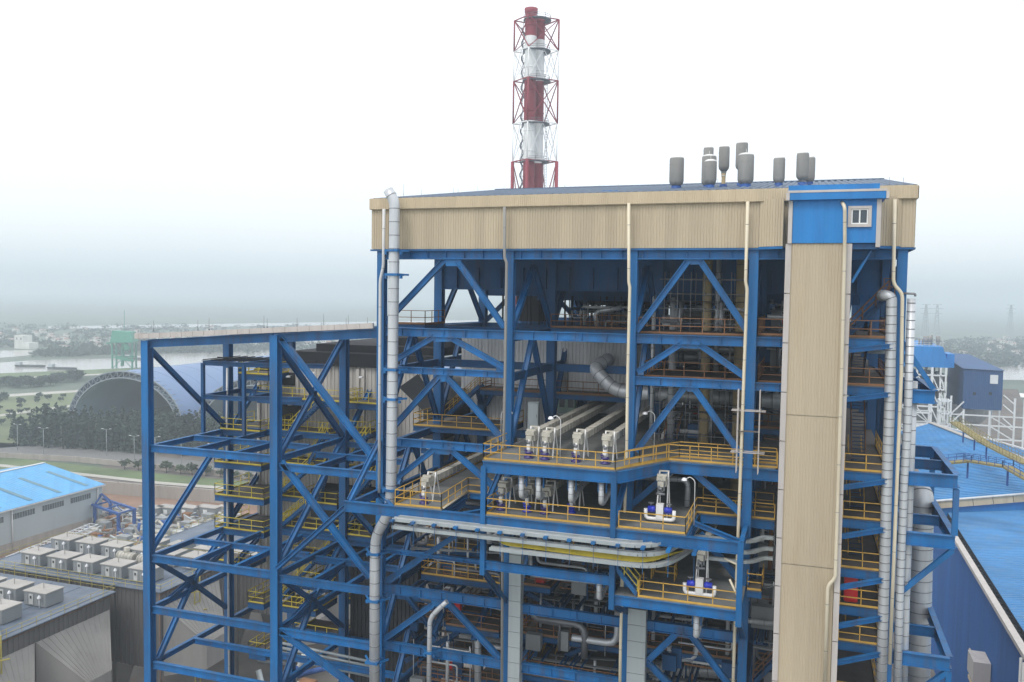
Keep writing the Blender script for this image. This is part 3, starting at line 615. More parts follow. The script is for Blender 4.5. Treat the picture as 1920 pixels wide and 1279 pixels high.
# cantilever frames at the right corner
K = thing('cantilever_frame', 'open blue cantilever frames jutting out to the right of the corner ducts', 'steel frame', (7.4, 5, 44))
for z, xe, ye in ((64.2, 7.7, 9), (58.9, 9.2, 11), (55.0, 9.2, 11), (47.1, 9.2, 11)):
    for s_ in (((5.8, 0), (xe, 0)), ((5.8, ye), (xe, ye)), ((xe, .2), (xe, ye-.2))):
        mb = MB(); mb.ibeam((*s_[0], z-.42), (*s_[1], z-.42), .85, .4, .05); obj('girder', mb, 'blue', K)
    mb = MB(); mb.ibeam((5.8, 5.5, z-.42), (xe-.2, 5.5, z-.42), .7, .3, .05); obj('girder', mb, 'blue', K)
for z0, z1, Y in ((55.05, 58.0, 0), (55.05, 58.0, 11), (40, 46.2, 0)):
    mb = MB(); mb.ibeam((9.15, Y, z0), (9.15, Y, z1), .34, .34, .04, 0, (0, 1, 0)); obj('post', mb, 'blue', K)
for a_, b_ in (((9.1, 0, 54.1), (5.8, 0, 50.6)), ((9.1, 0, 46.2), (5.8, 0, 43)), ((5.7, 0, 67.2), (7.6, 0, 64.3)), ((5.7, 9, 67.2), (7.6, 9, 64.3))):
    mb = MB(); mb.ibeam(a_, b_, .36, .3, .04, 0, (0, 1, 0)); obj('brace', mb, 'blue', K)
for i in range(5):
    mb = MB(); z = 57.9-i*.22
mb = MB(); [mb.box((6.0+.5*i, 4.6, 57.6), (6.2+.5*i, 4.9, 57.9)) for i in range(5)]; mb.box((5.9, 4.4, 57.4), (8.6, 5.2, 57.6)); obj('pipe_supports', mb, 'frosted', K)
# ================================================================== SOOT BLOWER GALLERY
Q = thing('soot_blower_gallery', 'grey decked two level balcony with amber rails carrying the cream soot blowers', 'balcony', (-15, -2, 49))
zu, zl, zb = 58.5, 54.7, 50.3
deck([(-21, -5.15), (-11.7, -5.05), (-8.9, -.25), (-1.8, -.25), (-1.8, 20.8), (-21, 20.8)], zu, Q, 'deck', .1,
     rails=([(-20.95, .8), (-20.95, -5.1), (-11.72, -5.0), (-8.95, -.22), (-1.7, -.22)], [(-11.3, -4.0), (-10.6, -2.5), (-8.4, 1.2), (-1.8, 1.2)]),
     beams=())
for a_, b_, y in (((-21, -5), (-11.6, -5), 0), ((-11.6, -5), (-8.9, -.2), 0), ((-8.9, -.2), (-1.6, -.2), 0)):
    mb = MB(); mb.ibeam((*a_, zu-.5), (*b_, zu-.5), .78, .36, .05); obj('girder', mb, 'blue', Q)
for x in (XB, -16.3, XC, -7.5):
    mb = MB(); mb.ibeam((x, -4.7 if x < -8 else .1, zu-.45), (x, 10.6, zu-.45), .6, .3, .05); obj('cross_girder', mb, 'blue_shaded', Q)
deck([(-20.9, -5.15), (-7.0, -5.05), (-7.0, .9), (-1.8, .9), (-1.8, 20.8), (-20.9, 20.8)], zl, Q, 'deck', .1,
     rails=([(-20.7, -1), (-20.7, -5.05), (-11.95, -5.0)], [(-11.4, -5.0), (-7.05, -5.0), (-7.05, .85), (-1.8, .85)], [(-7, 4.2), (-2, 4.2)]), beams=((-7.0, -4.8, -7.0, .7), (-6.8, 1.0, -1.8, 1.0)), bh=.6)
deck([(-27.7, -5.2), (-24.05, -5.1), (-24.3, .6), (-20.95, .6), (-20.95, 20), (-27.7, 20)], zl, Q, 'deck', .1,
     rails=([(-27.65, 19), (-27.65, -5.15), (-24.1, -5.05), (-24.35, .6), (-21, .6)],), beams=((-24.1, -4.8, -24.35, .5), (-24.2, .65, -21, .65)), bh=.4)
mb = MB(); mb.tube([(-24.0, -4.9, zl+.06), (-24.25, .3, zl+.06)], .07, 8); obj('pipe_section', mb, 'cpipe', Q)
mb = MB(); mb.ibeam((-31.9, -5, zl-.5), (XD, -5, zl-.5), .78, .36, .05); obj('girder', mb, 'blue', Q)
mb = MB(); mb.ibeam((-20.9, -5, 51.1), (XC, -5, 51.1), .6, .34, .05); obj('girder', mb, 'blue', Q)
mb = MB(); mb.ibeam((XC, -5, zb-.45), (XD, -5, zb-.45), .65, .34, .05); obj('girder', mb, 'blue', Q)
for x, z0, z1 in ((XB, 50.4, 58.05), (XC, 49.2, 58.05), (XD, 49.2, 54.6)):
    mb = MB(); mb.ibeam((x, -5.05, z0), (x, -5.05, z1), .36, .36, .05, 0, (0, 1, 0)); obj('post', mb, 'blue', Q)
for x in (-31.5, -27.6, -24.2, XB, -16.3, XC, -7, XD):
    mb = MB(); mb.ibeam((x, -4.8, zl-.5), (x, -.3, zl-.5), .6, .3, .05); obj('cross_girder', mb, 'blue', Q)
for x, y0, z0, y1, z1 in ((XB, -4.8, 55.1, -.2, 57.9), (XC, -4.8, 54.9, -.2, 57.9), (XB, -4.8, 50.5, -.3, 46.9), (XC, -4.8, 49.4, -.3, 47.3), (XD, -4.8, 49.4, -.3, 46.6), (XA, -4.9, 54.6, -.3, 58.3), (XA, -4.9, 54.2, -.3, 50.5)):
    mb = MB(); mb.ibeam((x, y0, z0), (x, y1, z1), .36, .32, .05, 0, (1, 0, 0)); obj('brace', mb, 'blue' if x == XA or z1 > 57 else 'blue_shaded', Q)
mb = MB(); mb.ibeam((-31.8, -4.9, 54.1), (-40.9, -.3, 47.0), .36, .32, .05); obj('brace', mb, 'blue', Q)
mb = MB(); mb.ibeam((-24.1, -4.6, 54.0), (-21.1, -.3, 54.0), .3, .3, .05); obj('brace', mb, 'blue', Q)
mb = MB(); mb.ibeam((-31.3, -.4, 54.0), (-27.8, -4.6, 54.0), .3, .3, .05); obj('brace', mb, 'blue', Q)
# lowest balcony
deck([(-10.1, -5.1), (-3.5, -5.1), (-3.5, 8), (-11.2, 8), (-11.2, -1), (-10.1, -1)], zb-.05, Q, 'deck', .1, rails=([(-9.95, -5.05), (-3.65, -5.05)], [(-10.0, -5), (-10.0, -3.2)]), beams=())
deck([(-11.6, -5.0), (-10.15, -5.0), (-10.15, -3.4), (-11.6, -3.4)], zb-.1, Q, 'deck', .06)
stair((-11.9, -4.4, 52.3), (-10.1, -4.4, zb), .9, Q, 'yellow', 'blue')
deck([(-14.6, -4.4), (-11.9, -4.4), (-11.9, -2.6), (-14.6, -2.6)], 52.25, Q, 'grating', rails=([(-14.6, -4.4), (-12.0, -4.4)],))
mb = MB(); mb.rail([(-9.8, -1.3, zb), (-9.8, .2, zb), (-8.2, .2, zb), (-8.2, -1.3, zb)], 1.1, .8, .055); obj('guard_rail', mb, 'amber', Q)
for p_, q_ in (((1358, 1047), (1391, 1063)), ((1368, 1086), (1388, 1130))):
    a, b = at(*p_, Y=-4.6), at(*q_, Y=-4.9); mb = MB(); mb.tube([a, b], .07, 8); single('loose_pole', mb, 'cpipe', 'loose pale pole beside the lowest balcony front post, the '+('upper, nearly level one' if p_[0] < 1360 else 'lower, steep one'), 'pole')
# cable trays slung below the long girder
for i in range(14):
    x = -27.4+i*1.62; mb = MB(); mb.box((x-.13, -6.3, zl-.95), (x+.13, -4.85, zl-.8)); mb.box((x-.012, -6.04, zl-2.6), (x+.012, -6.02, zl-.95)); obj('tray_hanger', mb, ['blue'], Q)
def tray(Z, Yq, x0, x1, lab, w=.5, m='galv', h=.12, curl=0):
    P = fillet([V3(x0, Yq, Z), V3(x1, Yq, Z), V3(x1+1.4, Yq+3.5, Z+.2), V3(x1+1.8, Yq+9, Z+.2)], 1.8, 6) if curl >= 0 else [V3(x0, Yq, Z), V3(x1, Yq, Z)]
    mb = MB()
    for a, b in zip(P, P[1:]): mb.bar(a-(b-a)*.0, b+(b-a).normalized()*.02, w, .03); d_ = (b-a).normalized(); s_ = V3(-d_.y, d_.x, 0)*w/2; mb.bar(a+s_, b+s_, .04, h); mb.bar(a-s_, b-s_, .04, h)
    mb2 = MB()
    for j in range(4): 
        for a, b in zip(P, P[1:]): mb2.bar(a+V3(0, 0, .03)+V3(-(b-a).normalized().y, (b-a).normalized().x, 0)*(j-1.5)*.09, b+V3(0, 0, .03)+V3(-(b-a).normalized().y, (b-a).normalized().x, 0)*(j-1.5)*.09, .05, .05)
    t = thing('cable_tray', lab, 'cable tray', (x0, Yq, Z)); obj('tray', mb, m, t); obj('cables', mb2, 'spipe' if m == 'galv' else m, t)
zt1 = at(985, 1002, Y=-5.6).z
tray(zt1+.12, -5.75, -27.5, -9.0, 'topmost front cable tray slung below the long girder of the grey balcony', .42, h=.24)
tray(zt1+.18, -5.1, -27.3, -9.4, 'topmost rear cable tray slung close under the long girder', .42, h=.2)
zt2 = at(985, 1015, Y=-5.6).z
tray(zt2+.05, -5.75, -27.5, -8.8, 'middle cable tray of the stack slung under the long girder', .42, h=.24)
zt3 = at(1100, 1047, Y=-5.6).z
tray(zt3, -5.8, -20.1, -8.6, 'lowest cable tray, starting right of the left grey post and curling up', .42, h=.22)
mb = MB()
for j in range(6):
    P = [V3(-20.0, -5.6, zt2+.1), V3(-19.2, -5.55+j*.06, zt3+.25+.03*j), V3(-14, -5.6+j*.06, zt3+.18+.04*j), V3(-9.4, -5.6+j*.06, zt3+.15+.05*j), V3(-7.4, -3.2, zt3+.5)]
    mb.tube(fillet(P, 1.0, 4), .035, 6)
single('cable_bundle', mb, 'yellow', 'sagging bundle of yellow cables lying over the lowest cable tray', 'cables')
for z, Yq, xa, xb, lab in ((53.5, -.9, -7.2, -1.8, 'upper grey tray curving into the lift shaft'), (52.75, -.9, -6, -1.8, 'middle grey tray curving into the lift shaft'), (52.1, -.9, -6.2, -1.8, 'lower grey tray curving into the lift shaft')):
    P = fillet([V3(xa, Yq, z), V3(XD+.3, Yq, z), V3(XD+1.2, Yq+.8, z+.2), V3(xb, Yq+.8, z+.2)], .6); mb = MB()
    for a, b in zip(P, P[1:]): mb.bar(a, b+(b-a).normalized()*.01, .35, .2)
    single('cable_tray', mb, 'galv', lab, 'cable tray')
# hanging U drains below the upper deck
def drop(x, y, z, lab):
    t = thing('drain_loop', lab, 'pipe', (x, y, z-1.9), 'silver drain loops under the upper balcony')
    mb = MB(); mb.tube(fillet([(x, y, z), (x, y, z-1.55), (x+.0, y+.5, z-1.72), (x, y+7, z-.35)], .3, 5), .19, 12, 0, True, .45, 1, .03); obj('pipe_run', mb, ['silver', 'seam'], t)
    for s_ in (-1, 1): mb = MB(); mb.box((x+s_*.27-.05, y+.25, z-.95), (x+s_*.27+.05, y+.4, z+.1)); obj('hanger', mb, 'blue', t)
for i, (px, py) in enumerate(((978, 888), (1010, 890), (1071, 895), (1128, 899))):
    p = at(px, py, Y=-4.6); drop(p.x, -4.6, p.z, 'silver drain loop under the upper balcony, %s from the left' % ('first', 'second', 'third', 'fourth')[i])
p = at(1124, 1078, Y=-4.2); drop(p.x, -4.2, p.z, 'silver drain loop hanging between the two front posts below the cable trays')
p = at(1306, 1148, Y=-4.2); drop(p.x, -4.2, p.z, 'silver drain loop hanging below the lowest balcony')
for i, (px, py) in enumerate(((780, 968), (918, 990), (980, 985), (1012, 990), (1057, 996), (1233, 1018))):
    p = at(px, py, Y=-3.5); mb = MB(); mb.tube([p, p-Z3*1.1], .2, 12, 0, True, .4, 1, .03); mb.tube([p-Z3*.9, p-Z3*.9+V3(0, 3, 0)], .19, 12, 0)
    single('drain_stub', mb, ['silver', 'seam'], 'short silver drain stub under the long girder, %s from the left' % ('first', 'second', 'third', 'fourth', 'fifth', 'sixth')[i], 'pipe', 'silver drain stubs behind the cable trays')
# pipework, small bore lines, boxes and rods packed on the inner floors (nobody could count them)
def clutter(x0, x1, y0, y1, z, h, n, parent):
    mb = MB(); ms = ['silver', 'seam', 'spipe', 'blue_shaded', 'rust', 'boxgrey', 'grating', 'red']
    for i in range(n):
        x, y = random.uniform(x0, x1), random.uniform(y0, y1); k_ = random.random(); m_ = random.choice((0, 0, 0, 1, 1, 2, 3, 4))
        if k_ < .3:
            L_ = random.uniform(2, 6); zz = z+random.uniform(.4, h-.3); xa, xb = max(x0, x-L_/2), min(x1, x+L_/2); r = random.choice((.06, .08, .12, .18, .28))
            mb.tube(fillet([(xa, y, zz+random.choice((-.8, 0, 0, .8))), (xa+.01+r, y, zz), (xb, y, zz), (xb, y, z+random.choice((0, h)))], r*3, 3), r, 8, m_ if m_ != 4 else 1)
        elif k_ < .55: r = random.choice((.04, .06, .1, .16)); mb.tube([(x, y, z), (x, y, z+h-.1)], r, 7, m_)
        elif k_ < .68: w = random.uniform(.3, .9); mb.box((x-w, y-w*.5, z+.02), (x+w, y+w*.5, z+random.uniform(.6, 1.9)), random.choice((5, 5, 1, 3)))
        elif k_ < .8: mb.bar((x0, y, z+h-random.uniform(.3, 1.2)), (x1, y, z+h-random.uniform(.3, 1.2)), .35, .08, 5)
        elif k_ < .9: mb.bar((x, y0, z+h-.5), (x, y1, z+h-.5), .16, .25, 3)
        elif k_ < .99: mb.rail([(max(x0, x-1.5), y, z), (min(x1, x+1.5), y, z)], 1.1, 1.5, .05, 4)
        else: mb.box((x-.2, y-.15, z+.6), (x+.2, y+.15, z+1.2), 7)
    o = obj('pipework', mb, ms, parent); o['kind'] = 'stuff'
for x0, x1, y0, y1, z, h, n in ((XA+1, XB-1, 3, 11, 46.5, 3.4, 34), (XA+1, XB-1, 3, 12, 42.0, 4, 40), (XA+1, XB-1, 2, 11, 37.5, 4, 40), (XA+1, XB-1, 4, 12, 50.3, 3.5, 30),
        (XB+1, XC-1, 3, 15, 46.5, 3.4, 40), (XB+1, XC-1, 3, 13, 42, 4, 46), (XB+1, XC-1, 2, 12, 37.5, 4, 46), (XB+1, XC-1, 3, 16, 50.4, 3.6, 34),
        (XC+1, XD-1, 3, 13, 42, 4, 46), (XC+1, XD-1, 2, 12, 37.5, 4, 46), (XC+1, XD-1, 4, 14, 46.5, 3.4, 36),
        (XD+.6, -1.6, 2, 14, 42, 4, 22), (XD+.6, -1.6, 2, 14, 46.5, 3.4, 20), (XD+.6, -1.6, 3, 14, 50.4, 3.6, 20), (XD+.6, -1.6, 6, 16, 54.8, 3.2, 18), (XD+.6, -1.6, 6, 18, 58.7, 5, 24),
        (XC+.8, XD-.8, 8, 20, 58.7, 5, 40), (XC+.8, XD-.8, 8, 20, 64.2, 2.6, 40), (XC+.8, XD-.8, 7, 20, 67.2, 2.4, 46), (XD+.6, XE-4, 7, 20, 67.2, 2.6, 26), (XD+.6, XE-4, 7, 20, 64.2, 2.6, 26),
        (XB+1, XC-1, 12, 21, 67.2, 2.0, 30), (XC+.8, XD-.8, 10, 20, 54.8, 3.2, 24)):
    clutter(x0, x1, y0, y1, z, h, n, B)
for a_, b_, y in ((XA+.5, XB-.5, 6), (XB+.5, XC-.5, 7), (XC+.5, XD-.5, 7), (XA+.5, XB-.5, 10)):
    for z in (42.1, 37.6): deck([(a_, y), (b_, y), (b_, y+1.4), (a_, y+1.4)], z, B, 'grating', rails=([(a_, y), (b_, y)],), rm='rust', beams=((a_, y, b_, y),), bm='blue_shaded')
for x in (-28, -24.5): yz_brace(x, 2.5, 42.3, 9, 46.2, B)
for p_, q_, Y in (((750, 1100), (820, 1195), 5), ((860, 1060), (800, 1125), 6), ((760, 1240), (860, 1185), 5), ((985, 1110), (1060, 1150), 6), ((1060, 1230), (1160, 1185), 5), ((985, 1200), (1040, 1280), 6), ((1000, 1240), (1015, 1180), 5)):
    a, b = at(*p_, Y=Y), at(*q_, Y=Y); mb = MB(); mb.ibeam(a, b, .36, .3, .045); obj('inner_brace', mb, 'blue_shaded', B)
# ================================================================== SOOT BLOWERS
def blower(x, y, z, L, lab, twin=False, valve='violet', tall=1.72, m='cream'):
    t = thing('soot_blower', lab, 'soot blower', (x, y, z), 'cream soot blowers on the grey balcony')
    w = .5 if not twin else .42; zb_ = z+tall
    mb = MB()   # twin-web carriage beam with ribs
    mb.box((x-w/2, y+.3, zb_-.02), (x+w/2, y+L, zb_+.05)); mb.box((x-w/2, y+.3, zb_-.42), (x-w/2+.04, y+L, zb_-.03)); mb.box((x+w/2-.04, y+.3, zb_-.42), (x+w/2, y+L, zb_-.03))
    n = int(L/.8)
    for i in range(n): yy = y+.4+i*L/n; mb.box((x-w/2-.03, yy, zb_-.44), (x+w/2+.03, yy+.06, zb_+.07))
    obj('carriage_beam', mb, m, t)
    mb = MB(); mb.tube([(x, y+.4, zb_-.25), (x, y+L, zb_-.25)], .09, 10); obj('lance_tube', mb, 'silver', t)
    mb = MB(); mb.box((x-.3, y-.1, zb_-.14), (x+.3, y+.9, zb_+.14)); mb.box((x-.2, y-.3, zb_-.5), (x+.2, y+.1, zb_-.16)); mb.box((x-.34, y+.25, zb_+.14), (x+.34, y+.5, zb_+.24)); mb.box((x+.2, y+.1, zb_-.55), (x+.34, y+.8, zb_-.15)); obj('drive_head', mb, m, t)
    mb = MB(); mb.tube([(x-.1, y-.32, zb_-.62), (x+.12, y-.32, zb_-.62)], .1, 10); mb.box((x-.16, y-.4, zb_-.56), (x-.02, y-.3, zb_-.42)); obj('motor', mb, 'seam', t)
    for s_ in (-1, 1):
        mb = MB(); mb.bar((x+s_*.3, y+1.2, zb_+.32), (x+s_*.36, y+.5, z), .09, .09); mb.bar((x+s_*.3, y+1.25, zb_+.28), (x+s_*.34, y+2.0, z), .07, .07); obj('leg', mb, 'frosted', t)
    mb = MB(); mb.bar((x-.36, y+1.2, zb_+.3), (x+.36, y+1.2, zb_+.3), .1, .1); obj('crossbar', mb, m, t)
    if not twin:
        mb = MB(); mb.tube([(x, y-.2, z+.45), (x, y-.2, zb_-.4)], .13, 12); mb.box((x-.11, y-.38, z+.62), (x+.11, y-.3, z+.95)); obj('poppet_body', mb, 'frosted', t)
        mb = MB(); mb.lathe((x, y-.2, z), [(0, 0), (.34, 0), (.34, .1), (.2, .12), (.2, .34), (.3, .36), (.3, .44), (.1, .46), (.1, .62), (0, .62)], 14); mb.tube([(x-.3, y-.25, z+.58), (x-.1, y-.25, z+.58)], .08, 8); obj('valve', mb, valve, t)
    else:
        mb = MB(); mb.box((x-.24, y-.45, z+.25), (x+.24, y+.0, z+1.25)); obj('poppet_body', mb, 'frosted', t)
        mb = MB(); mb.tube(fillet([(x-.95, y-.3, z+.85), (x-.95, y-.3, z+.2), (x+.95, y-.3, z+.2), (x+.95, y-.3, z+.85)], .25), .13, 12, 0); obj('steam_header', mb, 'frosted', t)
        for s_ in (-1, 1):
            mb = MB(); mb.tube([(x+s_*.3, y-.3, z+.85), (x+s_*.42, y-.3, z+.85), (x+s_*.45, y-.3, z+.85), (x+s_*.8, y-.3, z+.85)], [.16, .24, .24, .2], 12); obj('valve', mb, valve, t)
            mb = MB(); mb.tube([(x+s_*.6, y-.3, z+1.0), (x+s_*.6, y-.3, z+1.25)], .03, 6); mb.tube([(x+s_*.6, y-.3, z+1.25), (x+s_*.6, y-.3, z+1.29)], .2, 12); obj('handwheel', mb, 'seam', t)
        mb = MB(); [mb.box((x-.2+.13*i, y-.2, zb_-.9+.1*(i % 2)), (x-.13+.13*i, y, zb_-.1)) for i in range(4)]; mb.tube([(x-.3, y-.2, zb_-1.0), (x+.3, y-.2, zb_-1.0)], .09, 8); obj('linkage', mb, 'seam', t)
    return t
ORD = ('first', 'second', 'third', 'fourth')
for i, (px, py) in enumerate(((993, 858), (1023, 861), (1081, 865), (1136, 869))):
    p = at(px, py, Z=zu); blower(p.x, p.y, zu, 22, 'cream soot blower on the upper balcony, %s of four from the left' % ORD[i])
for i, (px, py) in enumerate(((941, 955), (990, 958), (1023, 962), (1073, 960))):
    p = at(px, py, Z=zl); blower(p.x, p.y, zl, 20, 'cream soot blower on the shaded lower balcony, %s of four from the left' % ORD[i], valve='cobalt' if i in (1, 3) else 'violet')
p = at(797, 943, Z=zl); blower(p.x, p.y, zl, 20, 'cream soot blower alone on the narrow left wing of the balcony')
p = at(1238, 977, Z=zl); blower(p.x, p.y, zl, 16, 'soot blower with twin cobalt blue valves on the right end of the lower balcony', True, 'cobalt', 2.9)
p = at(1312, 1117, Z=zb); blower(p.x, p.y, zb, 12, 'soot blower with twin cobalt blue valves on the lowest balcony', True, 'cobalt', 2.9)
# cabinets, boxes
def cabinet(x, y, z, w, d, h, m, lab, cat='cabinet', doors=2, glass=False):
    t = thing('cabinet', lab, cat, (x, y, z)); mb = MB(); mb.box((x-w/2, y-d/2, z+.08), (x+w/2, y+d/2, z+h)); mb.box((x-w/2+.05, y-d/2+.05, z), (x+w/2-.05, y+d/2-.05, z+.08)); mb.box((x-w/2-.04, y-d/2-.06, z+h), (x+w/2+.04, y+d/2+.04, z+h+.05)); obj('body', mb, m, t)
    dw = w/doors
    for i in range(doors):
        x0_ = x-w/2+i*dw+.04; mb = MB(); mb.box((x0_, y-d/2-.03, z+.15), (x0_+dw-.08, y-d/2-.005, z+h-.08)); dd = obj('door', mb, m, t)
        mb = MB(); mb.box((x0_+dw-.2, y-d/2-.06, z+h*.5), (x0_+dw-.15, y-d/2-.03, z+h*.6)); obj('handle', mb, 'seam', dd)
        if glass: mb = MB(); mb.box((x0_+.12, y-d/2-.04, z+h*.3), (x0_+dw-.2, y-d/2-.031, z+h*.85)); obj('pane', mb, 'glass2', dd)
p = at(1063, 780, Y=19.5); cabinet(p.x, 19.5, zu, 1.7, .6, 2.0, 'green', 'pale green double door cabinet at the far end of the upper balcony', glass=True)
p = at(1049, 728, Y=14.6); cabinet(p.x, 14.6, at(1000, 736, Y=12.3).z, 1.5, .6, 1.9, 'boxgrey', 'grey cabinet on the rusty walkway against the boiler wall', doors=1)
p = at(1001, 800, Y=8); cabinet(p.x, 8, zu, .9, .6, 2.4, 'galv', 'slim galvanised cabinet behind the left end of the upper balcony', doors=1)
p = at(1588, 1190, Y=-.9); cabinet(3.2, .6, 49.8, .85, .5, 1.75, 'red', 'bright red fire hose cabinet in the stair gallery right of the lift shaft', doors=1)
p = at(1013, 1100, Y=4); cabinet(p.x, 4, p.z-.1, .8, .5, 1.0, 'red', 'small red fire cabinet behind the girder under the cable trays', doors=1)
p = at(859, 1142, Y=4); cabinet(p.x, 4, p.z-.2, .5, .4, .7, 'red', 'tiny red cabinet seen between the low truss braces', doors=1)
# platform lamps (bent pole with white head)
def lampp(px0, py0, Z, h, lab, s_=1, Y=None):
    p = at(px0, py0, Z=Z) if Y is None else at(px0, py0, Y=Y); t = thing('platform_lamp', lab, 'lamp', tuple(p), 'bent pole lamps on the balconies')
    mb = MB(); mb.tube(fillet([p, p+Z3*h, p+V3(-.35*s_, 0, h+.25), p+V3(-.6*s_, 0, h+.05)], .25, 4), .03, 6); obj('pole', mb, 'spipe', t)
    mb = MB(); q = p+V3(-.7*s_, 0, h-.05); mb.lathe(tuple(q), [(0, .2), (.12, .18), (.2, .05), (.2, 0), (0, -.05)], 10); obj('lamp_head', mb, 'lamp', t)
lampp(1050, 868, zu, 3.0, 'thin pale lamp pole rising between the upper soot blowers', 1)
lampp(788, 915, zl, 3.2, 'bent pole lamp with white head on the left wing of the balcony', -1)
lampp(1301, 985, zl, 3.0, 'bent pole lamp at the right corner of the lower balcony', 1)
lampp(1226, 855, zu, 3.0, 'bent pole lamp beside the angled handrail of the upper balcony', 1)
lampp(939, 838, zu, 2.6, 'bent pole lamp beside the second column at the upper balcony', -1)
lampp(1204, 745, 62.5, 1.2, 'bent pole lamp in the dark bay right of the middle column', 1, Y=12)
# ================================================================== ROOF SILENCERS
def silencer(px, ptop, pbot, wpx, lab, Y=9, neck='seam', stalk=None):
    p = at(px, pbot, Y=Y); q = at(px, ptop, Y=Y); sc_ = (CAM-p).length/F; r = wpx/2*sc_; x = p.x; h = q.z-p.z
    zr = 77.15+(Y+.5)*3.95/28
    t = thing('roof_silencer', lab, 'silencer', (x, Y, zr), 'grey steam silencers on the roof')
    mb = MB(); pr_ = [(r*.35, 0), (r*.55, .03), (r*.9, .22), (r, .4), (r, h-.22), (r*.92, h-.1)]
    mb.lathe((x, Y, p.z), pr_, 24); mb.lathe((x, Y, p.z+h*.72), [(r*1.0, 0), (r*1.015, .02), (r*1.015, .05), (r, .07)], 24); obj('shell', mb, 'vessel', t)
    mb = MB(); mb.lathe((x, Y, p.z+h-.12), [(r*.95, -.02), (r*.97, .02), (r*.8, .1), (r*.5, .15), (0, .17)], 24); mb.tube([(x, Y, p.z+h), (x, Y, p.z+h+.35)], .015, 5); obj('cap', mb, 'frosted', t)
    mb = MB(); rr = r*.34; zz = p.z+.05
    if stalk: mb.lathe((x, Y, zr-.4), [(rr*1.1, 0), (rr*1.1, max(.1, zz-zr+.2))], 14); obj('stalk_pipe', mb, 'yvent', t)
    mb = MB(); mb.lathe((x, Y, zz-.42), [(rr*1.3, 0), (rr*1.3, .08), (rr, .1), (rr, .3), (rr*1.3, .32), (rr*1.3, .42)], 14); mb.bar((x-rr, Y, zz-.4), (x-r*.5, Y, zz+.1), .05); mb.bar((x+rr, Y, zz-.4), (x+r*.5, Y, zz+.1), .05); obj('neck_flange', mb, 'cream', t)
    mb = MB(); mb.lathe((x, Y, zr-.3), [(r*.75, -.2), (r*.7, .45), (rr, .5)], 16); obj('roof_boot', mb, 'gantryblue', t)
for a_ in ((1268, 294, 350, 26, 'large grey silencer standing alone at the left of the roof group'),
        (1327, 275, 345, 18, 'tall grey silencer behind the others with only its striped head showing', 16),
        (1328.5, 291, 350, 26, 'grey silencer behind the short one in the left cluster', 12),
        (1331.5, 300, 347, 22, 'short grey silencer at the front of the left cluster', 8.5),
        (1357, 273, 322, 19, 'slim grey silencer raised on an ochre stalk pipe', 10, 'yvent', True),
        (1390, 266, 320, 21, 'tallest grey silencer, half hidden behind the wide one', 14, 'yvent', True),
        (1397.5, 288, 347, 28, 'widest grey silencer with a tapering body', 9),
        (1460, 294, 345, 20, 'lone grey silencer between the wide one and the right pair', 9),
        (1504, 285, 339, 21, 'tall grey silencer, left one of the right pair', 9),
        (1518, 293, 343, 17, 'grey silencer tucked behind the right pair', 11)):
    silencer(*a_)
# lightning rods
rp0 = None
rods = [(757, 345, 372, 4), (790, 355, 374, 5), (850, 352, 364, 16), (859, 354, 366, 16), (896, 350, 362, 20), (945, 348, 358, 28), (1004, 355, 366, 3), (1059, 346, 360, 5), (1125, 346, 354, 12), (1160, 345, 352, 14), (1346, 335, 354, 6), (1551, 340, 350, 8), (1668, 332, 350, 2), (1694, 332, 350, 1)]
left_rods = [(288, 600, 615, 0), (371, 600, 613, 0), (392, 596, 612, 0), (495, 592, 608, 0), (501, 597, 608, 2), (557, 596, 606, 0), (607, 588, 605, 0), (649, 596, 604, 2), (653, 591, 603, 0), (689, 595, 602, 0)]
for i, (px, a_, b_, Y) in enumerate(rods+left_rods):
    q, p = at(px, a_, Y=Y), at(px, b_, Y=Y); m_ = MB(); m_.tube([p-Z3*.3, q], [.022, .012], 6); m_.lathe(tuple(p-Z3*.3), [(.08, 0), (.08, .06), (.03, .08)], 8)
    main = i < len(rods)
    single('lightning_rod', m_, 'seam', 'thin lightning rod on the %s' % ('main roof edge' if main else 'edge of the low left frame roof'), 'lightning rod', 'lightning rods on the main roof' if main else 'lightning rods on the left frame roof')
# ================================================================== LEFT OPEN FRAME
L = thing('open_steel_frame', 'open braced blue steel frame left of the boiler building with pale roof edge', 'steel frame', (-43, 10, 0))
def roofz(x): return 65.5+(x-XF)*(67.0-65.5)/(XA-XF)
for X in (XF, XG):
    for Y in (0, 11, 22): col(X, Y, 0, roofz(X)-.1 if Y else roofz(X)-.05, L, .72 if Y == 0 else .7, 'blue' if Y == 0 else 'blue_shaded')
for Y in (0, 11, 22):
    for xa, xb in ((XF, XG), (XG, XA)):
        mb = MB(); mb.ibeam((xa+.3, Y, roofz(xa)-.3), (xb-.2, Y, roofz(xb)-.3), .7, .4, .05); obj('roof_girder', mb, 'blue' if Y == 0 else 'blue_shaded', L)
for X in (XF, XG):
    mb = MB(); mb.ibeam((X, .4, roofz(X)-.35), (X, 21.6, roofz(X)-.35), .6, .36, .05); obj('roof_girder', mb, 'blue_shaded', L)
mb = MB();
for yy in (5.5, 16.5):
    mb = MB(); mb.ibeam((XF+.3, yy, roofz(XF)-.3), (XA-.3, yy, roofz(XA)-.3), .4, .25, .04); obj('roof_purlin', mb, 'blue_shaded', L)
mb = MB(); n = 20
for i in range(n):
    xa = XF-.35+(XA-.1-XF)*i/n; xb = XF-.35+(XA-.1-XF)*(i+1)/n-.03
    a, b = V3(xa, -.5, roofz(xa)+.35), V3(xb, -.5, roofz(xb)+.35); mb.bar(a, b, .25, .42)
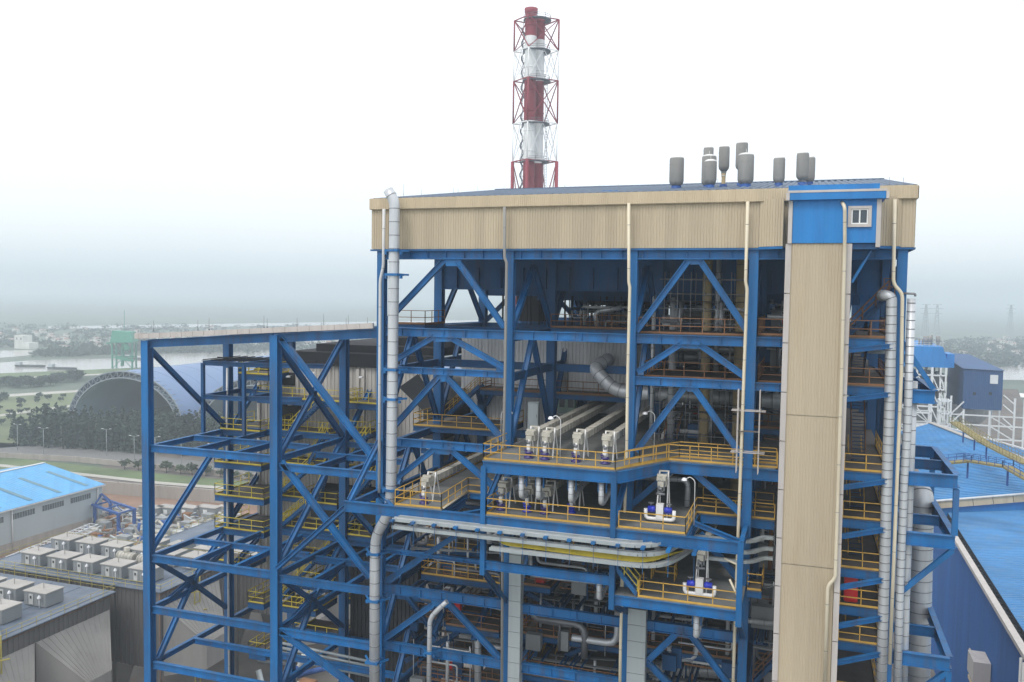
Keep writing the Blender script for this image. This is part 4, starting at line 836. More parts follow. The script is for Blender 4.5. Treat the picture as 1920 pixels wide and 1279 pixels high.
mb.box((XF-.75, -.66, roofz(XF)+.1), (XF-.36, .3, roofz(XF)+.58)); mb.box((XF-.6, -.63, roofz(XF)+.12), (XF-.2, -.3, roofz(XF)+.6)); obj('roof_fascia', mb, 'trim', L)
LZ = [(56.35, 55.75), (46.6, 46.4), (42.0, 41.9), (37.0, 37.0)]
for iz, (za, zb2) in enumerate(LZ):
    for Y in (0, 5.5, 11, 22):
        for xa, xb in ((XF, XG), (XG, XA)):
            if Y == 22 and xa == XG: continue
            if Y == 5.5 and iz in (2,): continue
            h = .62 if Y == 0 else .5; z = za if xa == XF else zb2
            mb = MB(); mb.ibeam((xa+.35, Y, z-h/2), (xb-.3, Y, z-h/2), h, .36, .05); obj('girder', mb, 'blue' if Y < 6 else 'blue_shaded', L)
    for X in (XF, -49.9, -45.6, XG, -37.9, -34.7):
        if iz >= 2 and X in (-49.9, -45.6, -37.9, -34.7): continue
        z = za if X <= XG else zb2; mb = MB(); mb.ibeam((X, .3, z-.35), (X, 10.7, z-.35), .48, .34, .05); obj('cross_girder', mb, 'blue', L)
        if X in (XF, XG): mb = MB(); mb.ibeam((X, 11.3, z-.35), (X, 21.7, z-.35), .48, .34, .05); obj('cross_girder', mb, 'blue_shaded', L)
def lb(a, b, m='blue', h=.46): mb = MB(); mb.ibeam(a, b, h, .36, .05, 0, (1, 0, 0) if abs(a[0]-b[0]) < .1 else (0, 1, 0) if 0 else None); return obj('brace', mb, m, L)
for X in (XF, XG):
    lb((X, .4, roofz(X)-.9), (X, 10.7, 56.3), 'blue_shaded'); lb((X, 10.7, 56.0), (X, .4, 47.0), 'blue'); 
    lb((X, .4, 46.0), (X, 5.5, 42.3), 'blue_shaded'); lb((X, 5.5, 42.3), (X, 10.7, 38.0), 'blue_shaded'); lb((X, 10.7, 46.2), (X, 5.5, 42.3), 'blue'); lb((X, 5.5, 42.3), (X, .4, 36.0), 'blue'); lb((X, .4, 41.2), (X, 10.7, 44.0), 'blue_shaded', .36)
    lb((X, 11.4, 56), (X, 21.6, 65), 'blue'); lb((X, 11.4, 47), (X, 21.6, 55), 'blue_shaded'); lb((X, 11.4, 42), (X, 21.6, 46), 'blue_shaded')
    mb = MB(); mb.box((X-.08, 4.8, 41.6), (X+.08, 6.2, 43.0)); obj('gusset', mb, 'blue_shaded', L)
lb((XG, 10.7, roofz(XG)-.9), (XG, .4, 56.2), 'blue_shaded')
for p_, q_, Ya, Yb in (((527, 634), (703, 862), 0, 0), ((527, 866), (694, 1082), 0, 0), ((707, 868), (600, 1030), 0, 0), ((527, 1184), (694, 1310), 0, 0)):
    if (p_, q_) == ((707, 868), (600, 1030)): continue
    a, b = at(*p_, Y=Ya), at(*q_, Y=Yb); mb = MB(); mb.ibeam(a, b, .5, .36, .05); obj('brace', mb, 'blue', L)
# downpipes on the rear columns
for px, lab in ((425, 'thin pale drain pipe on the rear column of the open frame'),):
    pipe(A(10.4, (426, 690), (425, 800), (430, 1290)), .1, lab, ('spipe', 'seam'), 4, 'downpipe', 8)
# small landing cage
T = thing('hoist_frame', 'small open blue hoist frame standing on the beams of the left steel frame', 'steel frame', (-51, 7, 56.3))
for x, y in ((-54.0, 6.9), (-49.4, 6.9), (-54.0, 12.5), (-49.4, 12.5)):
    mb = MB(); mb.ibeam((x, y, 56.35), (x, y, 63.0), .3, .3, .04, 0, (0, 1, 0)); obj('post', mb, 'blue_shaded', T)
for z in (63.0, 59.8):
    for a, b in (((-54, 6.9), (-49.4, 6.9)), ((-54, 12.5), (-49.4, 12.5)), ((-54, 6.9), (-54, 12.5)), ((-49.4, 6.9), (-49.4, 12.5)), ((-49.4, 6.9), (-42, 9)) if z > 60 else ((-49.4, 7.3), (-44.5, 9))):
        mb = MB(); mb.ibeam((*a, z), (*b, z), .42, .28, .04); obj('beam', mb, 'blue_shaded', T)
mb = MB(); mb.box((-54.1, 6.8, 63.22), (-42.5, 12.6, 63.3)); 
mb = MB(); [mb.bar((-54+.9*i, 6.9, 63.3), (-54+.9*i, 12.5, 63.3), .08) for i in range(6)]; mb.bar((-54, 9, 63.4), (-43, 9, 63.4), .1); obj('top_bars', mb, 'black', T)
# ================================================================== DUCT CASING WITH YELLOW WALKWAYS
D = thing('duct_casing', 'grey clad duct casing with black sloped top and yellow walkways behind the open frame', 'duct', (-44, 16, 30))
mb = MB(); P = [(-54.4, 47), (-54.4, 61), (-50.2, 63.4), (-41.8, 63.8), (-34.0, 64.2), (-34.0, 47)]
cor = MB()
# corrugated front made of strips under the sloped top
def topz(x): return 61+(x+54.4)*(63.0-61)/4.2 if x < -50.2 else 63.0
x = -54.4
while x < -34.2:
    cor.quad((x, 15.95, 40), (x+.2, 15.95, 40), (x+.2, 15.95, topz(x+.2)-.6), (x, 15.95, topz(x)-.6)); cor.quad((x+.2, 15.95, 40), (x+.24, 15.88, 40), (x+.24, 15.88, topz(x+.2)-.6), (x+.2, 15.95, topz(x+.2)-.6))
    cor.quad((x+.24, 15.88, 40), (x+.38, 15.88, 40), (x+.38, 15.88, topz(x+.38)-.6), (x+.24, 15.88, topz(x+.24)-.6)); cor.quad((x+.38, 15.88, 40), (x+.42, 15.95, 40), (x+.42, 15.95, topz(x+.4)-.6), (x+.38, 15.88, topz(x+.38)-.6)); x += .42
for xx in (-54.3, -49.6, -42.6, -42.0, -39.9, -36): cor.box((xx, 15.7, 40), (xx+.32, 15.87, topz(xx)-.8))
obj('front_cladding', cor, 'grey2', D)
mb = MB()
for (x0, z0), (x1, z1) in zip([(-54.6, 60.4), (-50.2, 62.4), (-41, 62.4)], [(-50.2, 62.4), (-41, 62.4), (-33.5, 62.4)]):
    mb.poly([(x0, 15.6, z0), (x1, 15.6, z1), (x1, 15.6, z1+1.35), (x0, 15.6, z0+1.35)][::1]); mb.poly([(x0, 15.6, z0+1.35), (x1, 15.6, z1+1.35), (x1, 34, z1+1.35), (x0, 34, z0+1.35)]); mb.poly([(x0, 15.6, z0), (x0, 15.9, z0), (x1, 15.9, z1), (x1, 15.6, z1)])
mb.box((-48, 17, 63.76), (-34, 30, 64.5)); mb.box((-41, 19, 64.5), (-33.7, 30, 65.3)); obj('black_top', mb, 'black', D)
mb = MB(); mb.poly([(-54.4, 16, 40), (-54.4, 16, 61), (-54.4, 34, 61), (-54.4, 34, 40)]); mb.box((-54.3, 16, 40), (-33.7, 34, 60.4)); obj('body', mb, 'grey2', D)
mb = MB(); mb.poly([(-37, 14, 60.8), (-34.2, 14, 58.5), (-32.6, 14, 59.2), (-35.0, 14, 62.2)]); mb.box((-34.5, 14.2, 56), (-32.4, 21, 59.3)); obj('sloping_duct', mb, 'dark', D)
for x0, z0, w, h in ((-51.3, 60.2, 1.5, 1.3), (-52.6, 56.4, 3.6, 2.0), (-46.2, 51.5, 2.0, 1.4)):
    mb = MB(); mb.box((x0, 15.6, z0), (x0+w, 15.86, z0+h)); obj('access_panel', mb, 'dark', D)
mb = MB(); mb.box((-46, 12.8, 47.6), (-36, 15.8, 50.4)); mb.box((-44, 12.6, 41), (-34, 15.8, 44.5)); obj('lower_duct', mb, 'dark', D)
mb = MB(); mb.corr((-41, 11.9, 30), (1, 0, 0), (0, 0, 1), 7.2, 15, .42, .08); mb.box((-41, 12, 30), (-34, 15.7, 45.2)); obj('lower_duct', mb, 'dark', D)
for (a_, b_, Y, dep) in (((482, 743), (640, 755), 12.5, 3), ((650, 754), (712, 759), 12.5, 3), ((447, 701), (503, 702), 12, 3.5), ((413, 805), (488, 809), 10, 5.5), ((513, 808), (620, 812), 12.5, 3),
        ((651, 811), (690, 812), 12.5, 3), ((402, 867), (490, 872), 10, 5.5), ((533, 868), (612, 876), 12, 3.5), ((403, 928), (495, 936), 10, 5.5), ((587, 944), (632, 945), 12.3, 3), ((403, 989), (495, 998), 10, 5.5), ((525, 985), (640, 998), 12.5, 3),
        ((652, 1004), (695, 1006), 11, 4), ((566, 1093), (618, 1098), 11.5, 4), ((465, 1130), (495, 1131), 10, 5), ((525, 1135), (592, 1146), 11, 4), ((550, 1187), (634, 1202), 11, 4), ((467, 1224), (498, 1227), 10, 5)):
    deckpx(a_, b_, Y, dep, D, 'yellow', bh=.5)
for a_, b_, yy in ((((536, 1040), (640, 1055), 12.5)), ((405, 1050), (470, 1058), 12), ((640, 880), (700, 886), 12.5), ((645, 945), (705, 952), 12.5), ((640, 1120), (700, 1130), 12.2), ((528, 930), (575, 934), 13)):
    deckpx(a_, b_, yy, 2.6, D, 'yellow', bh=.4)
for a_, b_ in (((603, 754), (546, 808)), ((690, 815), (655, 868)), ((700, 890), (660, 940)), ((620, 1100), (560, 1140)), ((580, 1150), (530, 1190)), ((583, 876), (524, 926)), ((610, 812), (583, 868)), ((578, 944), (524, 990)), ((615, 872), (595, 940)), ((588, 1055), (525, 1125)), ((640, 1000), (600, 1050))):
    a, b = at(*a_, Y=12), at(*b_, Y=12); stair(a, b, .9, D, 'yellow', 'blue_shaded')
for i, (px, py) in enumerate(((587, 699), (677, 706), (544, 757), (636, 817), (540, 705))):
    a = at(px, py, Y=15); mb = MB(); mb.tube([a+V3(0, .7, 0), a], .03, 6); mb.lathe(tuple(a-Z3*.15), [(0, .2), (.22, .12), (.26, 0), (0, -.04)], 12); obj('wall_lamp', mb, 'lamp', D)
# pipes bundle at the bottom left
for k_ in range(4):
    pipe(A(6, (520, 1204+k_*9), (700, 1242+k_*9)), .13, 'long grey pipe at the bottom of the left frame, %s of the bundle of four' % ('topmost', 'second', 'third', 'lowest')[k_], ('galv', 'seam'), 3, n=10)
# ================================================================== CHIMNEY
ch = at(1000, 300, Y=190); cx, cy = ch.x+.3, 190
H = thing('chimney', 'tall red and white banded twin flue chimney in a lattice tower rising behind the roof', 'chimney', (cx, cy, 0))
def zpx(y): return at(1000, y, Y=190).z
bandsz = [(0, zpx(305), 'chred'), (zpx(305), zpx(230), 'chwhite'), (zpx(230), zpx(150), 'chred'), (zpx(150), zpx(72), 'chwhite'), (zpx(72), zpx(20), 'chred')]
dd_ = (CAM-ch).length/F
for ox, oy, r, zt_ in ((-1.1, -1.8, 1.75, zpx(20)), (.35, 2.6, 1.5, zpx(30))):
    for z0, z1, m_ in bandsz:
        z1 = min(z1, zt_+(0)) ; mb = MB(); mb.lathe((cx+ox, cy+oy, 0), [(r, z0), (r, z1)], 24)
        zz = z0+3
        while zz < z1: mb.lathe((cx+ox, cy+oy, zz), [(r, 0), (r+.1, .05), (r+.1, .3), (r, .35)], 24); zz += 6
        if z1 >= zt_-.1: mb.lathe((cx+ox, cy+oy, z1-1.6), [(r, 0), (r+.18, .3), (r+.25, 1.6), (r-.2, 1.6), (r-.2, .5)], 24)
        obj('flue_section', mb, m_, H)
legs = [(-6.6, -1.0), (6.6, 1.6), (-.6, -5.2), (.6, 6)]
lev = [0, 45, 75, zpx(303), zpx(232), zpx(152), zpx(96), zpx(38)]
def bandmat(z):
    for a_, b_, m_ in bandsz:
        if a_ <= z < b_: return m_
    return 'chred'
for i, (z0, z1) in enumerate(zip(lev, lev[1:])):
    m_ = bandmat((z0+z1)/2); f0 = 1.0; hz = MB(); br = MB()
    for j in range(4):
        lx, ly = legs[j]; nx_, ny_ = legs[[2, 3, 1, 0][j]]
        if m_ == 'chred' or True:
            lg = MB(); w = .55 if z1 <= zpx(300) else .26; thin = m_ == 'chwhite'
            if i < 6 or j in (0, 1): lg.tube([(cx+lx, cy+ly, z0), (cx+lx, cy+ly, z1 if i < 6 else z1)], w if i < 3 else .14 if thin else .26, 8); obj('leg', lg, 'chred' if i < 3 else m_, H)
    order = [0, 2, 1, 3]
    for a_, b_ in zip(order, order[1:]+order[:1]):
        A0, B0 = legs[a_], legs[b_]; mid = ((A0[0]+B0[0])/2, (A0[1]+B0[1])/2)
        br.bar((cx+A0[0], cy+A0[1], z1), (cx+B0[0], cy+B0[1], z1), .22 if m_ == 'chred' else .18, .3)
        for s0, s1 in (((A0), mid), ((B0), mid)):
            br.bar((cx+s0[0], cy+s0[1], z0), (cx+s1[0], cy+s1[1], z1 if i % 2 else (z0+z1)/2), .24 if m_ == 'chred' else .16)
            br.bar((cx+s0[0], cy+s0[1], z1), (cx+s1[0], cy+s1[1], (z0+z1)/2 if i % 2 == 0 else z0), .24 if m_ == 'chred' else .16)
    obj('lattice_bracing', br, m_, H)
    pl = MB(); pl.lathe((cx+.3, cy, z1-.3), [(2.4, 0), (4.2, 0), (4.2, .25), (2.4, .25)], 20); pl.rail([(cx+.3+4.1*math.cos(t_*math.pi/5), cy+4.1*math.sin(t_*math.pi/5), z1) for t_ in range(11)], 1.1, 3, .08, toe=False); obj('ring_platform', pl, 'chgrey', H)
mb = MB(); pts = [(cx-3.4+.45*math.cos(t_*.9), cy-2+.45*math.sin(t_*.9), 60+t_*.62) for t_ in range(int((zpx(50)-60)/.62))]; mb.tube(pts, .24, 6); mb.bar((cx-3.4, cy-2, 60), (cx-3.4, cy-2, zpx(45)), .12); obj('spiral_ladder', mb, 'chgrey', H)
mb = MB()
for s_ in (-1, 1): mb.bar((cx+3.9+.25*s_, cy-1, 60), (cx+3.9+.25*s_, cy-1, zpx(150)), .1)
zz = 60
while zz < zpx(150): mb.bar((cx+3.65, cy-1, zz), (cx+4.15, cy-1, zz), .07); zz += .8
obj('ladder', mb, 'chgrey', H)
# ================================================================== PRECIPITATOR YARD (left, below)
def esp(x0, x1, y0, y1, zt, lab, boxes, holes=True):
    t = thing('precipitator', lab, 'dust precipitator', ((x0+x1)/2, (y0+y1)/2, 0))
    mb = MB(); mb.box((x0, y0, 13), (x1, y1, zt-.05)); mb.corr((x1+.03, y0, 13), (0, 1, 0), (0, 0, 1), y1-y0, zt-13.1, .8, .12); mb.corr((x0, y0-.03, 13), (1, 0, 0), (0, 0, 1), x1-x0, zt-13.1, .8, .12)
    for i in range(5): xx = x0+(x1-x0)*i/4.; mb.box((xx-.2, y0-.4, 0), (xx+.2, y0-.1, zt-.1))
    obj('casing', mb, 'espwall', t)
    mb = MB(); mb.box((x0-.6, y0-.6, zt-.04), (x1+.6, y1+.6, zt+.1)); n = int((x1-x0)/5.3)
    for i in range(n+1): mb.box((x0+5.3*i-.5, y0, zt+.1), (x0+5.3*i-.3, y1, zt+.16))
    obj('roof_deck', mb, 'bluedeck', t)
    mb = MB(); mb.rail([(x0-.5, y1, zt+.1), (x0-.5, y0-.5, zt+.1), (x1+.5, y0-.5, zt+.1), (x1+.5, y1+.5, zt+.1), (x0-.5, y1+.5, zt+.1)], 1.1, 2.2, .05, toe=False, mids=(.55,)); obj('railing', mb, 'dullyellow', t)
    mb = MB(); mb.tube([(x1+.25, y0-.5, zt-.4), (x1+.25, y1, zt-.4)], .05, 6); mb.tube([(x1+.25, y0-.5, zt-.4), (x1+.25, y0-.5, 4)], .045, 6); obj('red_pipe', mb, 'rust', t)
    # inlet funnel on the near long side (pyramid bulging toward +x)
    yc = y0+.3; Lf = min(y1-y0-.6, 12.7)
    while yc+Lf <= y1:
        a = [(x1+.2, yc, zt-2.4), (x1+.2, yc+Lf, zt-2.4), (x1+.2, yc+Lf, zt-13), (x1+.2, yc, zt-13)]; c_ = [(x1+4.6, yc+4.2, zt-9), (x1+4.6, yc+Lf-4.2, zt-9), (x1+4.6, yc+Lf-4.2, zt-13), (x1+4.6, yc+4.2, zt-13)]
        mb = MB()
        for i in range(4): mb.quad(a[i], c_[i], c_[(i+1) % 4], a[(i+1) % 4])
        mb.poly(c_)
        for k_ in range(14): 
            f_ = k_/13; p_ = Vector(a[0]).lerp(Vector(a[1]), f_); q_ = Vector(c_[0]).lerp(Vector(c_[1]), f_); mb.bar(p_+Z3*.03, q_+Z3*.03, .1, .08)
        obj('inlet_funnel', mb, 'hopper', t); yc += Lf+.2
    for i in range(int((y1-y0)/9)):
        y = y0+4.5+9*i; mb = MB(); mb.lathe(((x0+x1)/2+5, y, 4), [(.4, 0), (4, 9.5)], 4); obj('hopper', mb, 'hopper', t)
    k_ = MB()
    for i in range(9): k_.bar((x1+1.2, y0+6.0, 8+i*1.9), (x1+1.2, y0+7.2, 8+i*1.9), .1); 
    for s_ in (0, 1.2): k_.bar((x1+1.2, y0+6.0+s_, 6), (x1+1.2, y0+6.0+s_, zt+1), .14)
    for i in range(6): k_.bar((x1+.8, y0+5.6, 8+i*3), (x1+2.2, y0+7.6, 8+i*3), .25, .1)
    obj('caged_ladder', k_, 'dullyellow', t)
    return t
zE = 25.0
e1 = esp(-128, -96.2, 12, 38.3, zE, 'nearer dust precipitator with grey boxes on its blue grey roof deck', None)
e2 = esp(-124, -89.8, 41.5, 56.5, zE, 'farther dust precipitator behind the walkway gap, grey boxes on its roof', None)
e3 = esp(-120, -86, 66, 92, zE-5, 'lower precipitator block in the back row behind the steel column', None)
def tbox(x, y, z):
    t = thing('transformer_housing', 'x', 'equipment box', (x, y, z), 'grey equipment boxes on the precipitator roofs')
    mb = MB(); mb.box((x-2.0, y-1.5, z+.12), (x+2.0, y+1.5, z+2.0))
    for i in range(9): xx = x-1.9+i*.47; mb.box((xx, y-1.54, z+.15), (xx+.06, y-1.5, z+1.95))
    obj('body', mb, 'boxgrey', t)
    mb = MB(); mb.box((x-2.12, y-1.62, z+2.0), (x+2.12, y+1.62, z+2.12)); mb.box((x-.05, y-.05, z+2.12), (x+.05, y+.05, z+2.9)); obj('lid', mb, 'boxtop', t)
    mb = MB(); mb.box((x-1.0, y-1.62, z+.3), (x-.25, y-1.55, z+1.75)); d_ = obj('door', mb, 'dullwhite', t); mb = MB(); mb.box((x-.8, y-1.66, z+1.1), (x-.5, y-1.63, z+1.5)); obj('warning_plate', mb, 'dark', d_)
    mb = MB(); mb.tube([(x+1.2, y-1.9, z+.1), (x+1.2, y-1.9, z+1.5)], .05, 6); mb.lathe((x+1.2, y-1.9, z+1.45), [(.25, 0), (.25, .2), (.0, .5)], 8); obj('bushing', mb, 'lamp', t)
    return t
box0 = None
NAMES = ('first', 'second', 'third', 'fourth', 'fifth', 'sixth')
rows = [(24.8, [-112.6, -107, -101.6], zE, 'front row of the nearer precipitator'), (31.5, [-117.5, -112.2, -106.9, -101.4], zE, 'back row of the nearer precipitator'),
        (44.6, [-116.9, -111.4, -106.2, -100.6, -95.2], zE, 'front row of the farther precipitator'), (52.3, [-119.0, -113.6, -108.2, -102.6, -97.2, -91.8], zE, 'back row of the farther precipitator'),
        (70, [-116, -110, -104, -98, -92], zE-5, 'low block behind, nearest row'), (87, [-112, -105.5, -99, -92.5], zE-5, 'low block behind, farthest row')]
def rankrow(n, i): return 'leftmost' if i == 0 else 'rightmost' if i == n-1 else NAMES[i]+' from the left'
for y, xs, z, nm in rows:
    for i, x in enumerate(xs):
        lab = 'grey box with pale lid, %s, %s' % (rankrow(len(xs), i), nm)
        if box0 is None: box0 = tbox(x, y, z+.1); box0['label'] = lab
        else: place(box0, (x, y, z+.1), 0, lab)
# round ducts and tangle of small plant beyond
for i, (x, y) in enumerate(((-104, 50.2), (-99.5, 49.8))):
    mb = MB(); mb.tube([(x-1.8, y, zE+1.1), (x+1.8, y-.3, zE+1.1)], .8, 14, 0, True, .7, 1); mb.tube([(x-.2, y, zE+1.4), (x-.2, y, zE+2.6)], .5, 10)
    single('cream_drum', mb, ['cream', 'seam'], 'cream rounded machine among the grey roof boxes, %s' % ('left one' if i == 0 else 'right one'), 'machine')
nn = 0
cols_ = ['galv', 'dullwhite', 'rust', 'cream', 'vessel', 'boxgrey', 'gantryblue']
cl = MB()
for i in range(420):
    x = random.uniform(-175, -70); y = random.uniform(100, 136); s_ = random.uniform(.4, 2.2); k_ = random.randrange(7)
    if random.random() < .5: cl.tube([(x, y, .3), (x+random.uniform(-5, 5), y+random.uniform(-2, 2), random.uniform(1, 5))], random.uniform(.15, .5), 7, k_)
    else: cl.box((x-s_, y-s_*.7, 0), (x+s_, y+s_*.7, s_*random.uniform(1, 2.6)), k_)
o = single('plant_clutter', cl, cols_, 'mass of small pipes and machines on the ground between the precipitators and the brown soil', 'machinery'); o['kind'] = 'stuff'
cl = MB()
for i in range(520):
    p = at(random.uniform(165, 440), random.uniform(962, 1040), Z=0); s_ = random.uniform(.4, 1.7); k_ = random.randrange(7)
    if random.random() < .55: cl.tube([(p.x, p.y, random.uniform(.3, 1.5)), (p.x+random.uniform(-6, 6), p.y+random.uniform(-2, 2), random.uniform(.5, 3))], random.uniform(.12, .4), 7, k_)
    else: cl.box((p.x-s_, p.y-s_*.7, 0), (p.x+s_, p.y+s_*.7, s_*random.uniform(1, 2)), random.choice((4, 2, 5, 5, 3, k_)))
o = single('plant_clutter', cl, cols_, 'mass of small machines and pipes on the rust brown yard around the small blue gantry', 'machinery'); o['kind'] = 'stuff'
for i_, px_ in enumerate((284, 318, 352, 392)):
    p = at(px_, 972, Z=0); mb = MB(); mb.box((p.x-3.4, p.y-1.6, 0), (p.x+3.4, p.y+1.6, 3.6)); mb.box((p.x-3.6, p.y-1.8, 3.6), (p.x+3.6, p.y+1.8, 3.8), 1); mb.box((p.x-.9, p.y-1.66, .6), (p.x+.5, p.y-1.6, 3.0), 2)
    single('switch_cabin', mb, ['boxgrey', 'boxtop', 'white'], 'grey cabin with white door at the far side of the brown yard, %s of four' % ('leftmost', 'second', 'third', 'rightmost')[i_], 'cabin', 'grey cabins on the brown yard')
cl = MB()
for i in range(160):
    x = random.uniform(-88, -58); y = random.uniform(26, 70); s_ = random.uniform(.4, 1.8); k_ = random.randrange(7)
    if random.random() < .6: cl.tube([(x, y, random.uniform(.3, 6)), (x+random.uniform(-7, 7), y+random.uniform(-2, 2), random.uniform(1, 8))], random.uniform(.15, .5), 7, k_)
    else: cl.box((x-s_, y-s_*.7, 0), (x+s_, y+s_*.7, s_*random.uniform(1, 4)), k_)
o = single('plant_clutter', cl, cols_, 'mass of small pipes and machines on the ground behind the legs of the open frame', 'machinery'); o['kind'] = 'stuff'
# duct bend at left edge
mb = MB()
for k_ in range(3): 
    a = at(20+k_*3, 1150, Y=26+k_*.9); mb.tube(fillet([V3(-101+.0*k_, 18.5+k_*1.1, zE+.4), V3(-99.2, 18.5+k_*1.1, zE+2.6), V3(-97.2, 18.5+k_*1.1, zE+.5), V3(-97.0, 18.5+k_*1.1, zE-5)], 1.6, 5), .42, 12, 0, True, .9, 1)
single('vent_bends', mb, ['galv', 'seam'], 'bundle of grey curved ducts at the lower left corner of the nearer precipitator', 'duct')
# pipe rack (white ladder like) beside warehouse
mb = MB(); a, b = at(20, 1056, Z=3), at(176, 992, Z=3)
d_ = (b-a).normalized(); s_ = V3(-d_.y, d_.x, 0)*1.3; L_ = (b-a).length
for k_ in (-1, 1): mb.bar(a+s_*k_, b+s_*k_, .25, .3); mb.bar(a+s_*k_+Z3*1.4, b+s_*k_+Z3*1.4, .2, .25)
n = int(L_/2.2)
for i in range(n+1):
    c_ = a+d_*L_*i/n; mb.bar(c_+s_, c_-s_, .18); mb.bar(c_+s_, c_+s_+Z3*1.4, .15); mb.bar(c_-s_+Z3*1.4, c_+s_+Z3*1.4, .15)
    if i < n: mb.bar(c_+s_+Z3*(1.4 if i % 2 else 0), c_+s_+d_*L_/n+Z3*(0 if i % 2 else 1.4), .12)
    if i % 4 == 0: mb.bar(c_+s_-Z3*3, c_+s_, .25); mb.bar(c_-s_-Z3*3, c_-s_, .25)
single('pipe_bridge', mb, 'whsteel', 'low white lattice pipe bridge running along the blue roofed warehouse', 'pipe bridge')
# ------------------------------------------------------------------ warehouse
xw = -197.2; y1w, y0w = 139.0, 20.0; ze = 11.3; zr_ = 15.8; ww = 46
Wh = thing('warehouse', 'long warehouse with pale walls and bright sky blue roof at the left edge', 'warehouse', (xw-ww/2, 80, 0))
mb = MB(); mb.box((xw-ww, y0w, 2.4), (xw, y1w, ze)); mb.poly([(xw, y1w, ze), (xw-ww/2, y1w, zr_-.1), (xw-ww, y1w, ze)]); mb.poly([(xw, y0w, ze), (xw-ww/2, y0w, zr_-.1), (xw-ww, y0w, ze)]); obj('wall', mb, 'whwall', Wh)
mb = MB(); mb.box((xw-ww, y0w-.1, 0), (xw+.15, y1w+.1, 2.38)); obj('plinth', mb, 'conc', Wh)
mb = MB(); u = V3(-ww/2, 0, zr_-ze); mb.quad((xw+.6, y0w-.6, ze+.1), (xw+.6, y1w+.6, ze+.1), (xw-ww/2, y1w+.6, zr_+.2), (xw-ww/2, y0w-.6, zr_+.2)); mb.quad((xw-ww-.6, y1w+.6, ze+.1), (xw-ww-.6, y0w-.6, ze+.1), (xw-ww/2, y0w-.6, zr_+.2), (xw-ww/2, y1w+.6, zr_+.2))
mb.corr((xw+.6, y0w-.6, ze+.14), (0, 1, 0), (-ww/2-.6, 0, zr_-ze+.1), y1w-y0w+1.2, math.hypot(ww/2+.6, zr_-ze+.1), 1.0, .05); obj('roof', mb, 'roofsky', Wh)
mb = MB(); mb.box((xw+.4, y0w-.6, ze-.25), (xw+.8, y1w+.6, ze+.08)); mb.bar((xw-ww/2, y0w, zr_+.3), (xw-ww/2, y1w+.6, zr_+.3), 1.2, .1); obj('ridge_and_gutter', mb, 'spipe', Wh)
nb = 12
for i in range(nb):
    yy = y1w-5-i*9.6; f0, f1 = .08, .72
    a = V3(xw+.6, yy, ze+.14); w_ = V3(-ww/2-.6, 0, zr_-ze+.1); mb = MB()
    mb.quad(a+w_*f0+Z3*.12, a+w_*f0+V3(0, 1.3, .12), a+w_*f1+V3(0, 1.3, .12), a+w_*f1+Z3*.12); obj('rooflight', mb, 'rooflight', Wh)
    mb = MB(); mb.box((xw+.02, yy-6.6, 8.3), (xw+.06, yy+.6, 9.9)); w1 = obj('window', mb, 'glass2', Wh)
    mb = MB(); [mb.box((xw+.05, yy-6.6+.8*j, 8.3), (xw+.1, yy-6.52+.8*j, 9.9)) for j in range(10)]; mb.box((xw+.05, yy-6.7, 9.9), (xw+.3, yy+.7, 10.0)); obj('frame', mb, 'whwall', w1)
    if i % 3 == 0: mb = MB(); mb.tube([(xw+.3, yy+3, 0), (xw+.3, yy+3, ze-.2)], .16, 8); obj('gutter_pipe', mb, 'spipe', Wh)
# ------------------------------------------------------------------ gantry hoist
a = at(178, 985, Z=0); gx, gy = a.x+1, a.y-1
Gn = thing('gantry_crane', 'small blue gantry with pointed jib beside the warehouse corner', 'gantry', (gx+7, gy, 0))
for i, (dx, dy) in enumerate(((0, 0), (0, 6), (13.5, -5), (13.5, 1))):
    mb = MB(); mb.bar((gx+dx, gy+dy, 0), (gx+dx, gy+dy, 6.0), .7); obj('leg', mb, 'gantryblue', Gn)
mb = MB()
for dy in (0, 6): mb.bar((gx-6, gy+dy+2, 6.2), (gx+14, gy+dy-5, 6.2), .6, .6)
for f_ in (0, .3, .6, .97): mb.bar((gx-6+20*f_, gy+2-7*f_, 6.25), (gx-6+20*f_, gy+8-7*f_, 6.25), .4)
mb.bar((gx-6, gy+5, 6.3), (gx-.2, gy+3, 9.0), .35); mb.bar((gx+4, gy+2, 6.3), (gx-.2, gy+3, 9.0), .35); mb.bar((gx, gy, 6.3), (gx-.2, gy+3, 9.0), .35); mb.bar((gx, gy+6, 6.3), (gx-.2, gy+3, 9.0), .35); mb.bar((gx-.2, gy+3, 9.0), (gx+12, gy-2, 6.3), .15)
obj('top_frame', mb, 'gantryblue', Gn)
